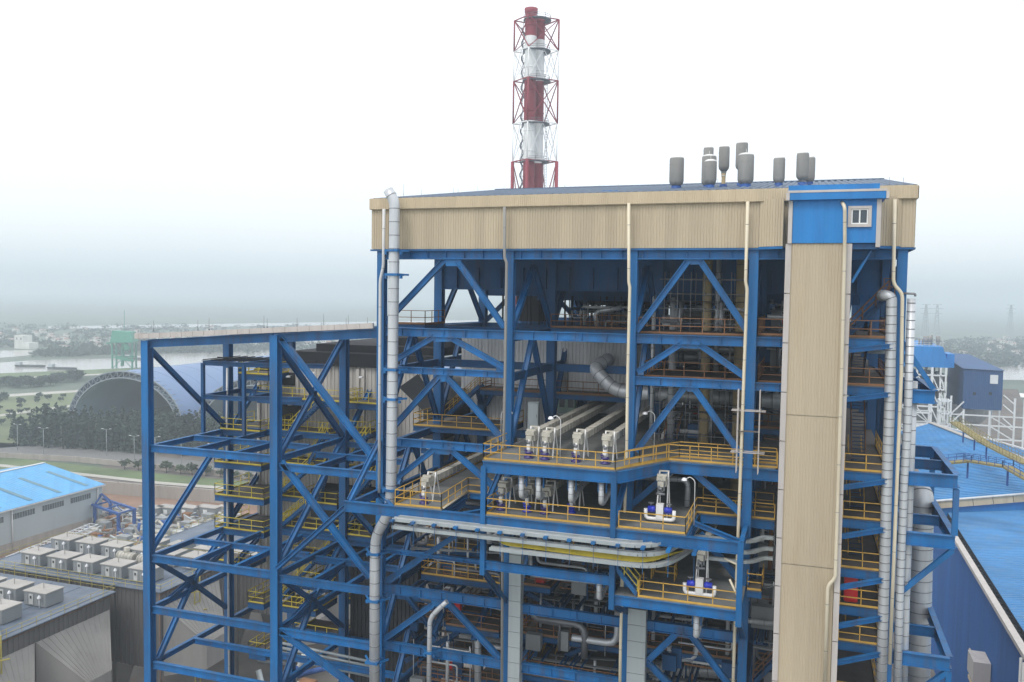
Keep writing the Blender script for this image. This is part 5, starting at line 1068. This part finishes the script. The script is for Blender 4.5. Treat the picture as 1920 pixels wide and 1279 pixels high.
# ------------------------------------------------------------------ coal store vaults
def vault(cx_, w, h, y0, y1, lab):
    t = thing('storage_vault', lab, 'storage vault', (cx_, y0, 0)); n = 28; r0 = w/2
    def arc(rx, rz, y): return [V3(cx_-rx*math.cos(math.pi*i/n), y, rz*math.sin(math.pi*i/n)) for i in range(n+1)]
    o_, i_ = arc(r0, h, y0), arc(r0-3.2, h-3.2, y0); ob, ib = arc(r0, h, y1), arc(r0-3.2, h-3.2, y1)
    mb = MB(); b_ = len(mb.v)
    for A_, B_, m_ in ((arc(r0, h, y0+.5), ob, 0), (i_, ib, 1)):
        n0 = len(mb.v); mb.v += A_+B_
        for i in range(n): mb.f.append((n0+i, n0+i+1, n0+n+2+i, n0+n+1+i)); mb.m.append(m_); mb.sm.append(True)
    for j in range(1, 14):
        yy = y0+(y1-y0)*j/14; P = arc(r0+.06, h+.06, yy)[2:-2]
        for a, b in zip(P, P[1:]): mb.bar(a, b, .5, .1, 0)
    obj('shell', mb, ['lilac', 'vaultin'], t)
    mb = MB(); mb.poly([(cx_-r0+3, y1-1, 0)]+arc(r0-3.2, h-3.2, y1-1)[::1]+[(cx_+r0-3, y1-1, 0)]); obj('end_wall', mb, 'vaultin', t)
    mb = MB()
    for i in range(n):
        mb.bar(o_[i], o_[i+1], .5); mb.bar(i_[i], i_[i+1], .55); mb.bar(o_[i], i_[i], .3); mb.bar(i_[i], o_[i+1], .25); mb.bar(o_[i], o_[i]+V3(0, 4, 0), .3)
        mb.bar(i_[i], i_[i+1]+V3(0, 4, 0), .3)
    obj('end_truss', mb, 'rimgrey', t)
    c_ = MB(); c_.lathe((cx_, (y0+y1)/2, 0), [(r0*.8, .1), (r0*.5, 5), (6, 9), (0, 9.5)], 24); 
    return t
vault(-325.2, 73, 27.8, 283, 470, 'huge half round pale blue coal store vault with open lattice end, the left one')
vault(-245.6, 73, 27.8, 283, 470, 'half round coal store vault behind the steel frame, the right one')
# ------------------------------------------------------------------ trees
def leafblob(mb, c, rx, rz, n, s, m=0):
    for i in range(n):
        while True:
            v = V3(random.uniform(-1, 1), random.uniform(-1, 1), random.uniform(-1, 1))
            if .15 < v.length < 1: break
        k_ = 1+.25*math.sin(v.x*7+c[0])*math.cos(v.z*6+c[1]); p = V3(c[0]+v.x*rx*k_, c[1]+v.y*rx*k_, c[2]+v.z*rz*k_); a = V3(random.gauss(0, 1), random.gauss(0, 1), random.gauss(0, .6)).normalized()*s; b = a.cross(V3(random.gauss(0, 1), random.gauss(0, 1), random.gauss(0, 1))).normalized()*s*.7
        mb.quad(p-a, p-b, p+a, p+b, m)
def tree(nm, lab, h, r, kind, leaf='leaf', s=.5, n=240, grp=None):
    t = thing(nm, lab, 'tree', (0, 0, 0), grp); mb = MB()
    mb.tube([(0, 0, 0), (.05*h*.2, 0, h*.4), (0, .02*h, h*.85)], [h*.025+.06, h*.018+.04, .03], 7)
    for i in range(5): a = i*1.3; z_ = h*(.35+.1*i); mb.tube([(0, 0, z_), (r*.6*math.cos(a), r*.6*math.sin(a), z_+h*.12)], [.07, .02], 5)
    obj('trunk', mb, 'bark', t); mb = MB()
    if kind == 'cone':
        for i in range(6): f_ = i/5; leafblob(mb, (random.uniform(-.15, .15)*r, random.uniform(-.15, .15)*r, h*(.3+.65*f_)), r*(1-.72*f_), h*.13, int(n/6), s)
    else:
        for i in range(6): a = i*1.05; leafblob(mb, (r*.5*math.cos(a), r*.5*math.sin(a), h*(.62+.12*math.sin(i*2))), r*.55, h*.22, int(n/6), s)
    obj('crown', mb, leaf, t); return t
# grove: reads as one mass
gv = MB()
ga, gb = at(20, 800, Z=0), at(500, 868, Z=0)
cnt = 0
for i in range(420):
    px = random.uniform(25, 720); py = random.uniform(814, 838)+ (px-20)*.052
    p = at(px, py, Z=0); h = random.uniform(8, 15)*(.7 if px < 60 else 1); r = random.uniform(2.0, 3.4)
    gv.tube([(p.x, p.y, 0), (p.x, p.y, h*.8)], [.22, .05], 5, 1)
    for f_ in range(5): leafblob(gv, (p.x+random.uniform(-.5, .5), p.y+random.uniform(-.5, .5), h*(.18+.2*f_)), r*(1-.17*f_), h*.12, 16, .75)
o = single('tree_grove', gv, ['leafd', 'bark'], 'dense dark grove of casuarina trees in front of the vaults', 'trees'); o['kind'] = 'stuff'
shr = tree('roadside_tree', 'small round roadside tree beside the long boundary wall', 4.2, 2.2, 'round', 'leaf', .45, 160, 'small round trees along the boundary wall')
first = True
for i in range(15):
    px = 235+i*26+random.uniform(-5, 5); p = at(px, 880+(px-235)*.085, Z=0)
    if first: shr.location = p; first = False
    else: place(shr, p, random.uniform(0, 6), None, random.uniform(.7, 1.2))
fld = tree('field_tree', 'small dark tree dotted over the green field left of the vaults', 4.5, 2.6, 'round', 'leafd', .6, 150, 'small trees dotted over the far field'); first = True
for i in range(46):
    px = random.uniform(-20, 150); py = random.uniform(738, 800)
    p = at(px, py, Z=0)
    if first: fld.location = p; first = False
    else: place(fld, p, random.uniform(0, 6), None, random.uniform(.45, 1.0))
far = tree('riverside_tree', 'dark tree on the near river bank behind the field', 9, 6, 'round', 'leafd', 1.3, 200, 'dark trees in the strip behind the field'); first = True
for i in range(60):
    px = random.uniform(-20, 150); p = at(px, 731-(px*.07)-random.uniform(0, 12), Z=0)
    if first: far.location = p; first = False
    else: place(far, p, random.uniform(0, 6), None, random.uniform(.35, .75))
wd = MB()
for i in range(1500):
    px = random.choice((random.uniform(-100, 900), random.uniform(1600, 2100))); py = random.uniform(612, 664)+(px > 1500)*25
    if 652 < py < 668 and px < 95: continue
    p = at(px, py, Z=0); r = random.uniform(4, 10); leafblob(wd, (p.x, p.y, r*.4), r*1.3, r*.4, 14, 2.2)
for i in range(240):
    px = random.uniform(70, 480); p = at(px, random.uniform(662, 671)-(px-70)*.03, Z=0); r = random.uniform(3, 6); leafblob(wd, (p.x, p.y, r*.6), r*1.6, r*.8, 26, 1.5)
o = single('far_woodland', wd, 'leafd', 'far off belts of trees beyond the river fading into the haze', 'trees'); o['kind'] = 'stuff'
# ------------------------------------------------------------------ village houses
def house(): 
    t = thing('village_house', 'small pale house in the hazy village beyond the river', 'house', (0, 0, 0), 'village houses beyond the river')
    mb = MB(); mb.box((-5, -4, 0), (5, 4, 6)); mb.box((-5, -4, 6), (0, 4, 9)); obj('wall', mb, 'houseA', t)
    mb = MB(); mb.poly([(-.2, -4.4, 6.05), (5.4, -4.4, 6.05), (5.4, 0, 7.8), (-.2, 0, 7.8)]); mb.poly([(5.4, 4.4, 6.05), (-.2, 4.4, 6.05), (-.2, 0, 7.8), (5.4, 0, 7.8)]); mb.box((-5.3, -4.3, 9), (.2, 4.3, 9.3)); obj('roof', mb, 'houseB', t)
    for x, z in ((-4, 1.5), (-1.8, 1.5), (1.2, 1.5), (3.4, 1.5), (-4, 6.3), (-1.8, 6.3)): mb = MB(); mb.box((x-.6, -4.05, z), (x+.6, -4.0, z+1.8)); obj('window', mb, 'glass2', t)
    return t
hs = house(); first = True
for i in range(95):
    px = random.uniform(0, 660) if i < 75 else random.uniform(1720, 1920); py = random.uniform(617, 655)+(20 if px > 1500 else 0)
    if px < 95 and py > 650: continue
    p = at(px, py, Z=0)
    if first: hs.location = p; first = False
    else: place(hs, p, random.uniform(-.6, .6), None, (random.uniform(.5, 1.3), random.uniform(.5, 1.0), random.uniform(.4, 1.0)))
p = at(37, 654, Z=0)
WhH = thing('riverside_building', 'largest white building on the far river bank with two small windows', 'house', tuple(p)); 
def rb(x0, y0, z0, x1, y1, z1): m_ = MB(); m_.box((p.x+x0, p.y+y0, p.z+z0), (p.x+x1, p.y+y1, p.z+z1)); return m_
obj('wall', rb(-8, 0, 0, 14, 12, 7), 'houseA', WhH); obj('tower_wall', rb(-8, .1, 7.05, 5, 12, 15), 'houseA', WhH)
for dx in (-5, 1): obj('window', rb(dx, -.06, 10, dx+1.8, .08, 12.4), 'glass2', WhH)
# boats
def boat():
    t = thing('barge', 'x', 'boat', (0, 0, 0), 'barges on the grey river'); mb = MB()
    P = [(-13, -2.5), (9, -3), (14, 0), (9, 3), (-13, 2.5)]; lo = [V3(x*.92, y*.8, -.2) for x, y in P]; hi = [V3(x, y, 1.7) for x, y in P]; mb.poly(hi)
    for i in range(5): mb.quad(lo[i], lo[(i+1) % 5], hi[(i+1) % 5], hi[i])
    obj('hull', mb, 'dark', t); mb = MB(); mb.box((-12, -2, 1.7), (-8, 2, 4.2)); obj('cabin', mb, 'whwall', t); return t
bt = None
for px, py, lab in ((57, 688, 'dark barge on the river, left of the two left of the green tower'), (117, 692.5, 'dark low barge close to the near bank, left of the green tower'), (258, 674, 'small dark barge right of the green tower')):
    p = at(px, py, Z=.1)
    if bt is None: bt = boat(); bt.location = p; bt['label'] = lab; bt.rotation_euler = (0, 0, .3)
    else: place(bt, p, random.uniform(0, .6), lab)
# green jetty unloader
a = at(210, 692, Z=0); b = at(249, 692, Z=0); u_ = (b-a); wd_ = u_.length; zt_ = (692-627)*(a-CAM).length/F
J = thing('ship_unloader', 'tall hazy green ship unloader tower on the river bank', 'ship unloader', (a.x, a.y, 0))
def jp(f_, g, z): return a+u_*f_+V3(-u_.y, u_.x, 0).normalized()*g+Z3*z
for f_ in (0.02, .98):
    for g in (0, 12): mb = MB(); mb.bar(jp(f_, g, 0), jp(f_, g, zt_*.72), 1.1); obj('leg', mb, 'jetgreen', J)
mb = MB()
for z_ in (.3, .7): mb.bar(jp(0, 0, zt_*z_), jp(1, 0, zt_*z_), .9); mb.bar(jp(0, 12, zt_*z_), jp(1, 12, zt_*z_), .9)
for z_ in (.0, .3): mb.bar(jp(0, 0, zt_*z_), jp(.5, 0, zt_*(z_+.28)), .5); mb.bar(jp(1, 0, zt_*z_), jp(.5, 0, zt_*(z_+.28)), .5)
mb.bar(jp(.4, 6, 2), jp(.45, 6, zt_*.7), 2.0); obj('cross_bracing', mb, 'jetgreen', J)
mb = MB(); P = [jp(-.04, -3, zt_*.7), jp(1.06, -3, zt_*.7), jp(1.06, 15, zt_*.7), jp(-.04, 15, zt_*.7)]; Qq = [jp(.05, -1, zt_), jp(.95, -1, zt_*.97), jp(.95, 13, zt_*.97), jp(.05, 13, zt_)]; mb.poly(Qq); mb.poly(P[::-1])
for i in range(4): mb.quad(P[i], P[(i+1) % 4], Qq[(i+1) % 4], Qq[i])
obj('machine_house', mb, 'jetgreen', J)
mb = MB(); mb.bar(jp(0, 6, zt_*.68), jp(-.35, 6, zt_*.66), 1.6); mb.bar(jp(.62, 0, zt_*.68), jp(.8, -2, zt_*.5), 3.0); mb.bar(jp(.62, 0, zt_), jp(.62, 0, zt_*1.55), .25); mb.bar(jp(.2, 0, zt_*.3), jp(1.1, -3, zt_*.22), 1.2, 2.0); obj('boom', mb, 'jetgreen', J)
# street lamps along the grey road
lampm = thing('street_lamp', 'slender double arm street lamp along the grey road by the grove', 'street lamp', (0, 0, 0), 'street lamps along the grey road')
mb = MB(); mb.tube([(0, 0, 0), (0, 0, 11)], [.13, .07], 8); mb.tube([(-1.6, 0, 11.3), (0, 0, 11), (1.6, 0, 11.3)], .05, 6); obj('pole', mb, 'galv', lampm)
for s_ in (-1, 1): mb = MB(); mb.bar((s_*1.3, 0, 11.35), (s_*2.2, 0, 11.4), .3, .14); obj('lamp_head', mb, 'lamp', lampm)
first = True
for px, py in ((33, 845), (115, 838), (82, 853), (200, 855), (252, 870), (291, 872), (340, 878), (400, 888)):
    p = at(px, py, Z=0)
    if first: lampm.location = p; first = False
    else: place(lampm, p, .2)
# ================================================================== RIGHT SIDE
Tn = thing('turbine_hall', 'long blue turbine hall with ribbed blue roof and white gutter filling the lower right', 'industrial building', (45, 100, 0))
xh = 24.4; zh = 30
mb = MB(); mb.corr((xh, 20, 0), (0, 1, 0), (0, 0, 1), 106.8, zh-.3, .5, .07); mb.box((xh+.1, 20, 0), (xh+.3, 126.8, zh-.2)); mb.box((xh, 19.7, 0), (75, 20, 29)); obj('wall', mb, 'blue_shaded' if 0 else mat('blue_wall_sheet', (.01, .11, .36), .5, 0, .12, .3, (.01, .06, .2), .5, True), Tn)
mb = MB(); mb.box((xh-.35, 20, zh-.45), (xh-.02, 127, zh+.1)); mb.box((xh-.02, 20, zh-.02), (xh+.5, 127, zh+.1)); obj('gutter', mb, 'trim', Tn)
mb = MB(); mb.corr((27.2, 20, zh-2.2), (0, 1, 0), (24.5, 0, 3.4), 106.8, 24.8, .95, .17); mb.corr((76, 126.8, zh-2.2), (0, -1, 0), (-24.5, 0, 3.4), 106.8, 24.8, .95, .1); obj('roof', mb, 'roofblue', Tn)
mb = MB(); mb.box((xh+.5, 20, zh-3.2), (27.3, 126.8, zh-3.0)); mb.box((27.15, 20, zh-3.0), (27.25, 126.8, zh-2.3)); 
for i in range(60): mb.box((xh+.5, 22+i*1.75, zh-2.9), (27.1, 22.15+i*1.75, zh-2.6))
obj('valley_gutter', mb, 'black', Tn)  # black colour stands in for the shadow in the roof slot
mb = MB(); [mb.box((xh-.12, 58+i*2.6, 14), (xh-.06, 59.5+i*2.6, 17.5)) for i in range(9)]; wbo = obj('window', mb, 'glass2', Tn)
mb = MB(); mb.box((xh-.2, 57, 13.4), (xh-.05, 81.5, 13.9)); mb.box((xh-.2, 57, 17.6), (xh-.05, 81.5, 17.9)); obj('frame', mb, 'tan2', wbo)
for k_ in (0, 1.3): mb = MB(); mb.tube([(xh-.45, 49.0-k_*1.1, 0), (xh-.45, 49.0-k_*1.1, zh-.5)], .17, 8); obj('downpipe', mb, 'spipe', Tn)
mb = MB(); p = at(1838, 1250, X=xh-1.0); mb.box((p.x-1.2, p.y-2, p.z-1.5), (p.x+.9, p.y+2.2, p.z+1.3)); obj('wall_duct', mb, 'trim', Tn)
# the farther hall with its fascia
T2 = thing('far_hall', 'farther, higher hall with tan fascia, blue gable band and ridged blue roof', 'industrial building', (45, 165, 0))
def z127(x): return 30+(x-25.2)*(32.8-30)/(40.3-25.2)
xr = 52
mb = MB(); mb.poly([(xh, 127, 20), (xr+26, 127, 20), (xr+26, 127, 31), (xr, 127, z127(xr)), (xh, 127, 29.9)]); mb.corr((xh, 126.9, 26), (1, 0, 0), (0, 0, 1), 2, 1.2, .5, .06); mb.quad((xh, 127, 0), (xh, 199, 0), (xh, 199, 29.9), (xh, 127, 29.9)); obj('wall', mb, 'sheetblue', T2)
mb = MB(); n = 8
for i in range(n):
    xa, xb = xh+.2+(xr-xh)*i/n, xh+.1+(xr-xh)*(i+1)/n; mb.bar((xa, 126.6, z127(xa)-.7), (xb, 126.6, z127(xb)-.7), .5, 1.5)
obj('fascia', mb, 'tan2', T2)
mb = MB()
for i in range(n): xa, xb = xh+.2+(xr-xh)*i/n, xh+.2+(xr-xh)*(i+1)/n; mb.bar((xa, 126.5, z127(xa)+.1), (xb, 126.5, z127(xb)+.1), .9, .16)
mb.bar((25, 198.9, 33.4), (32.5, 199, 36.0), .7, .3); mb.bar((32.5, 199, 36.0), (52, 190, 32.2), .7, .3); mb.bar((52, 190, 32.2), (70, 176, 27.5), .7, .3)
obj('edge_trim', mb, 'spipe', T2)
mb = MB(); A_, B_, C_, D_ = V3(xh, 127, 30), V3(xr, 127, z127(xr)), V3(32.5, 199, 36), V3(25, 199, 33.2); N = 60
for i in range(N):
    f0, f1 = i/N, (i+1)/N
    for (P0, P1, P2, P3) in ((A_, B_, C_, D_), (V3(xr+26, 127, 28), B_, C_, V3(62, 190, 29))):
        a0, a1 = P0.lerp(P3, f0), P1.lerp(P2, f0); b0, b1 = P0.lerp(P3, f1), P1.lerp(P2, f1); c0, c1 = P0.lerp(P3, f1-.3/N), P1.lerp(P2, f1-.3/N)
        mb.quad(a0, a1, c1, c0); mb.quad(c0+Z3*.12, c1+Z3*.12, b1+Z3*.12, b0+Z3*.12); mb.quad(c0, c1, c1+Z3*.12, c0+Z3*.12)
obj('roof', mb, 'roofblue', T2)
mb = MB(); mb.bar(B_+Z3*.15, C_+Z3*.15, 1.6, .16); obj('ridge_strip', mb, 'boxtop', T2)
# steel walkway crossing the roofs
Wk = thing('roof_walkway', 'rusty olive gangway with blue rails crossing above the blue roof', 'walkway', (40, 110, 30))
def walk(pts, w, m_r='gantryblue'):
    mb = MB(); r1 = []; r2 = []
    for a, b in zip(pts, pts[1:]):
        d_ = (b-a); s_ = V3(-d_.y, d_.x, 0).normalized()*w/2; mb.bar(a, b, w, .3); r1 += [a+s_, b+s_]; r2 += [a-s_, b-s_]
    o = obj('gangway', mb, 'olive', Wk); mb = MB(); mb.rail(r1, 1.2, 1.8, .08, toe=False); mb.rail(r2, 1.2, 1.8, .08, toe=False); obj('railing', mb, m_r, o)
pA = [at(1768, 868, Y=112), at(1815, 864, Y=114), at(1890, 876, Y=106), at(1935, 902, Y=100)]; walk(pA, 2.0)
pB = [at(1790, 792, Y=160), at(1850, 832, Y=140), at(1925, 870, Y=118)]; walk(pB, 2.2, 'olive')
for p_ in pA[:3]+pB[1:]+[pB[0].lerp(pB[1], .3), pB[0].lerp(pB[1], .65)]: mb = MB(); mb.bar(p_-Z3*3.2, p_-Z3*.2, .3); obj('post', mb, 'gantryblue', Wk)
# second boiler house in the haze
S2 = thing('second_boiler_house', 'hazy second boiler house, bright blue block on white steel legs', 'industrial building', (32, 240, 0))
Yb = 230
def bx(p_, q_, Y, dep, nm, m_, par):
    a, b = at(*p_, Y=Y), at(*q_, Y=Y); mb = MB(); mb.box((a.x, Y, b.z), (b.x, Y+dep, a.z)); return obj(nm, mb, m_, par)
a, b, c_, d_ = at(1640, 652, Y=Yb), at(1775, 651, Y=Yb), at(1780, 690, Y=Yb), at(1640, 690, Y=Yb)
mb = MB(); P = [V3(a.x, Yb, b.z), V3(b.x-1, Yb, b.z), V3(c_.x, Yb, c_.z), V3(a.x, Yb, c_.z)]; Qq = [p_+V3(0, 40, 0) for p_ in P]; mb.poly(P[::-1]); mb.poly(Qq)
for i in range(4): mb.quad(P[i], P[(i+1) % 4], Qq[(i+1) % 4], Qq[i])
obj('upper_block', mb, 'sheetblue', S2); bx((1776, 664), (1789, 690), Yb+6, 12, 'side_block', 'sheetblue', S2)
mb = MB(); mb.rail([(a.x, Yb+.2, b.z), (b.x-1, Yb+.2, b.z)], 1.2, 2, .1, toe=False); obj('railing', mb, 'spipe', S2)
for px_ in (1724, 1730, 1747, 1737): 
    q = at(px_, 636, Y=Yb+12); mb = MB(); mb.tube([(q.x, Yb+12, b.z), (q.x, Yb+12, q.z+random.uniform(0, 1.5))], .3, 8); obj('vent_pipe', mb, 'vessel', S2)
for px_, w in ((1736, 8), (1743, 8), (1759, 7)): q = at(px_, 637, Y=Yb+10); mb = MB(); mb.lathe((q.x, Yb+10, b.z), [(.5, 0), (.5, .8), (w*.09, 1), (w*.1, q.z-b.z+1.0), (0, q.z-b.z+1.3)], 12); obj('silencer', mb, 'vessel', S2)
for k_, (xa, xb_, ya, yb_) in enumerate(((1656, 1788, 690, 800), )):
    xs = [at(x_, 740, Y=Yb).x for x_ in (1660, 1690, 1718, 1746, 1762, 1772)]; ztop = c_.z; zbm = at(1760, 800, Y=Yb).z-6
    for x_ in xs:
        for Y in (Yb, Yb+14): mb = MB(); mb.bar((x_, Y, 0), (x_, Y, ztop), .7 if x_ == xs[3] else .5); obj('column', mb, 'whsteel', S2)
    for z_ in (.25, .5, .72, .9):
        zz = zbm+(ztop-zbm)*z_; mb = MB(); mb.bar((xs[0], Yb, zz), (xs[-1], Yb, zz), .45); mb.bar((xs[0], Yb+14, zz), (xs[-1], Yb+14, zz), .45); [mb.bar((x_, Yb, zz), (x_, Yb+14, zz), .35) for x_ in xs]; obj('girder', mb, 'whsteel', S2)
        mb = MB(); [mb.bar((xs[i], Yb-.1, zz), (xs[i+1], Yb-.1, zz-(ztop-zbm)*.22), .3) for i in range(0, 5, 1)]; obj('brace', mb, 'whsteel', S2)
    mb = MB(); mb.box((xs[0], Yb+10, zbm), (xs[-1], Yb+30, ztop-3)); obj('boiler_core', mb, 'boxgrey', S2)
mb = MB()
for i in range(26):
    x_ = random.uniform(xs[0], xs[-1]); z_ = random.uniform(zbm, ztop-2); mb.box((x_-1, Yb+4+random.uniform(0, 5), z_), (x_+random.uniform(.5, 2), Yb+9.9, z_+random.uniform(.5, 3)))
obj('equipment', mb, 'vessel', S2)['kind'] = 'stuff'
# open white racks in front
for lab_, (xa, ya, xb_, yb_) in (('left', (1716, 752, 1745, 796)), ('right', (1764, 752, 1781, 799))):
    a, b = at(xa, ya, Y=205), at(xb_, yb_, Y=205); t = thing('pipe_rack', 'white open pipe rack frame on the far roof edge, %s one' % lab_, 'pipe rack', ((a.x+b.x)/2, 207, b.z-8)); mb = MB()
    for x_ in (a.x, b.x):
        for Y in (205, 210): mb.bar((x_, Y, b.z-8), (x_, Y, a.z), .4)
    for z_ in (a.z, (a.z+b.z)/2, b.z):
        for Y in (205, 210): mb.bar((a.x, Y, z_), (b.x, Y, z_), .4)
        for x_ in (a.x, b.x): mb.bar((x_, 205, z_), (x_, 210, z_), .3)
    mb.bar((a.x, 205, (a.z+b.z)/2), (b.x, 205, b.z), .25); obj('frame', mb, 'whsteel', t)
# bunker house
Bk = thing('coal_bunker_house', 'dark slate blue bunker house with white window panel, standing on white steel legs', 'industrial building', (50, 240, 0))
a, b = at(1808, 692, Y=230), at(1878, 770, Y=230); xa, xb_ = a.x, b.x
mb = MB(); mb.corr((xa, 230, b.z), (1, 0, 0), (0, 0, 1), xb_-xa, a.z-b.z, .5, .08); mb.box((xa, 230.1, b.z), (xb_, 262, a.z)); obj('wall', mb, 'slateblue', Bk)
mb = MB(); mb.poly([(xa-.5, 229.5, a.z+.2), (xb_+.5, 229.5, a.z-.1), (xb_-4, 263, a.z+2.6), (xa-3, 263, a.z+3.0)]); obj('roof', mb, 'slateblue', Bk)
p_, q_ = at(1857, 703, Y=229.8), at(1871, 720, Y=229.8); mb = MB(); mb.box((p_.x, 229.75, q_.z), (q_.x, 229.95, p_.z)); obj('window_panel', mb, 'whsteel', Bk)
for px_ in (1827, 1857): p_ = at(px_, 738, Y=229.8); mb = MB(); mb.box((p_.x-.4, 229.8, p_.z-.4), (p_.x+.4, 229.95, p_.z+.4)); obj('small_window', mb, 'dark', Bk)
mb = MB(); mb.lathe(((xa+xb_)/2-.5, 245, b.z-7), [(2, 0), (6, 4), (6, 7)], 20); obj('hopper', mb, 'silver', Bk)
for x_ in (xa-3.5, xa, xb_-3.5, xb_+3, xb_+5.5):
    for Y in (228, 262): mb = MB(); mb.bar((x_, Y, 10), (x_, Y, b.z+(4 if x_ < xa or x_ > xb_ else 0)), .5); obj('leg', mb, 'whsteel', Bk)
for z_ in (b.z-1.6, b.z-8.5, b.z-4.5):
    mb = MB(); mb.bar((xa-3.5, 228, z_), (xb_+5.5, 228, z_), .4); mb.bar((xb_-3.5, 228, z_), (xb_+3, 228, z_-4), .35); mb.bar((xb_+3, 228, z_+3.8), (xb_, 228, z_+6.5), .35); mb.bar((xa-3.5, 228, z_), (xa, 228, z_+4), .35); obj('girder', mb, 'whsteel', Bk)
# inclined conveyor and dark slope behind
mb = MB(); a, b = at(1800, 684, Y=262), at(1812, 735, Y=262)
for i in range(5): mb.bar((a.x-7+i*2.3, 262, 20), (a.x-5+i*2.3, 262, a.z-3+i), .4); mb.bar((a.x-7+i*2.3, 262, 34+i), (a.x-4+i*2.3, 262, 40+i), .3)
mb.box((a.x-8, 262, a.z-6), (a.x+2, 264, a.z-4)); single('conveyor_trestle', mb, 'vessel', 'dim grey trestle between the bright blue block and the bunker house', 'trestle')
mb = MB(); p0, p1 = at(1885, 800, Y=260), at(1990, 800, Y=260)
mb.quad((p0.x, 262, 4), (p1.x, 262, 4), (p1.x+20, 420, 26), (p0.x+8, 420, 26)); mb.box((p0.x, 262, 0), (p1.x, 264, 4)); single('coal_bank', mb, 'yard', 'grey sloping bank behind the bunker house legs', 'bank')
mb = MB(); p_ = at(1905, 780, Z=14); mb.corr((p_.x-3, 330, 14), (1, 0, 0), (0, 1, .02), 60, 110, 1, .08); mb.box((p_.x-3, 330.5, 0), (p_.x+57, 440, 13.9)); single('low_blue_shed', mb, 'roofsky', 'low blue roofed shed at the right edge behind the bunker house', 'shed')
tk = None
for px_, lab in ((1882, 'leftmost of the four'), (1893, 'second from the left of the four'), (1903, 'third from the left of the four'), (1914, 'rightmost of the four')):
    p_ = at(px_, 744, Z=12)
    if tk is None:
        tk = thing('storage_tank', 'white domed tank at the right edge, '+lab, 'tank', (p_.x, p_.y, 0), 'white domed tanks'); mb = MB(); mb.lathe((p_.x, p_.y, 0), [(3.6, 0), (3.6, 12)], 20); obj('shell', mb, 'vessel', tk); mb = MB(); mb.lathe((p_.x, p_.y, 12), [(3.8, 0), (3.2, 1.2), (1.5, 2.0), (0, 2.2)], 20); obj('dome', mb, 'white', tk)
    else: place(tk, (p_.x, p_.y, 0), 0, 'white domed tank at the right edge, '+lab)
# pylons
pyl = None
for px_, lab in ((1755, 'hazy lattice pylon directly above the bright blue block'), (1734, 'fainter hazy pylon left of the one above the bright blue block'), (1893, 'faint pylon at the far right in the haze')):
    p_ = at(px_, 640, Y=1300 if px_ != 1893 else 1500); p_.z = 0
    if pyl is None:
        pyl = thing('power_pylon', lab, 'pylon', tuple(p_), 'hazy power pylons'); mb = MB(); h = 62
        for s1 in (-1, 1):
            for s2 in (-1, 1): mb.bar(p_+V3(5*s1, 5*s2, 0), p_+V3(.8*s1, .8*s2, h), .6)
        for i in range(9): 
            z0_, z1_ = h*i/9, h*(i+1)/9; w0, w1 = 5-4.2*i/9, 5-4.2*(i+1)/9
            for s_ in (-1, 1): mb.bar(p_+V3(-w0, s_*w0, z0_), p_+V3(w1, s_*w1, z1_), .4); mb.bar(p_+V3(w0, s_*w0, z0_), p_+V3(-w1, s_*w1, z1_), .4)
        obj('lattice_mast', mb, 'galv', pyl)
        for z_, w in ((h, 6), (h-6, 8), (h-13, 7)): mb = MB(); mb.bar(p_+V3(-w, 0, z_), p_+V3(w, 0, z_), .7); obj('cross_arm', mb, 'galv', pyl)
    else: place(pyl, p_, .3, lab)
# ================================================================== HAZE
hz = bpy.data.materials.new('haze_air'); hz.use_nodes = True; hn = hz.node_tree; hn.nodes.clear()
ho = hn.nodes.new('ShaderNodeOutputMaterial'); hv = hn.nodes.new('ShaderNodeVolumePrincipled')
hv.inputs['Color'].default_value = (.80, .90, .96, 1); hv.inputs['Density'].default_value = .00052; hv.inputs['Anisotropy'].default_value = .2
hn.links.new(hv.outputs[0], ho.inputs['Volume'])
M['haze_air'] = hz
mb = MB(); mb.box((-6500, -450, -1.05), (6500, 9200, 172)); o = obj('haze', mb, 'haze_air'); o['kind'] = 'stuff'
o['label'] = 'pale blue haze lying over the whole plain and plant'; o['category'] = 'haze'
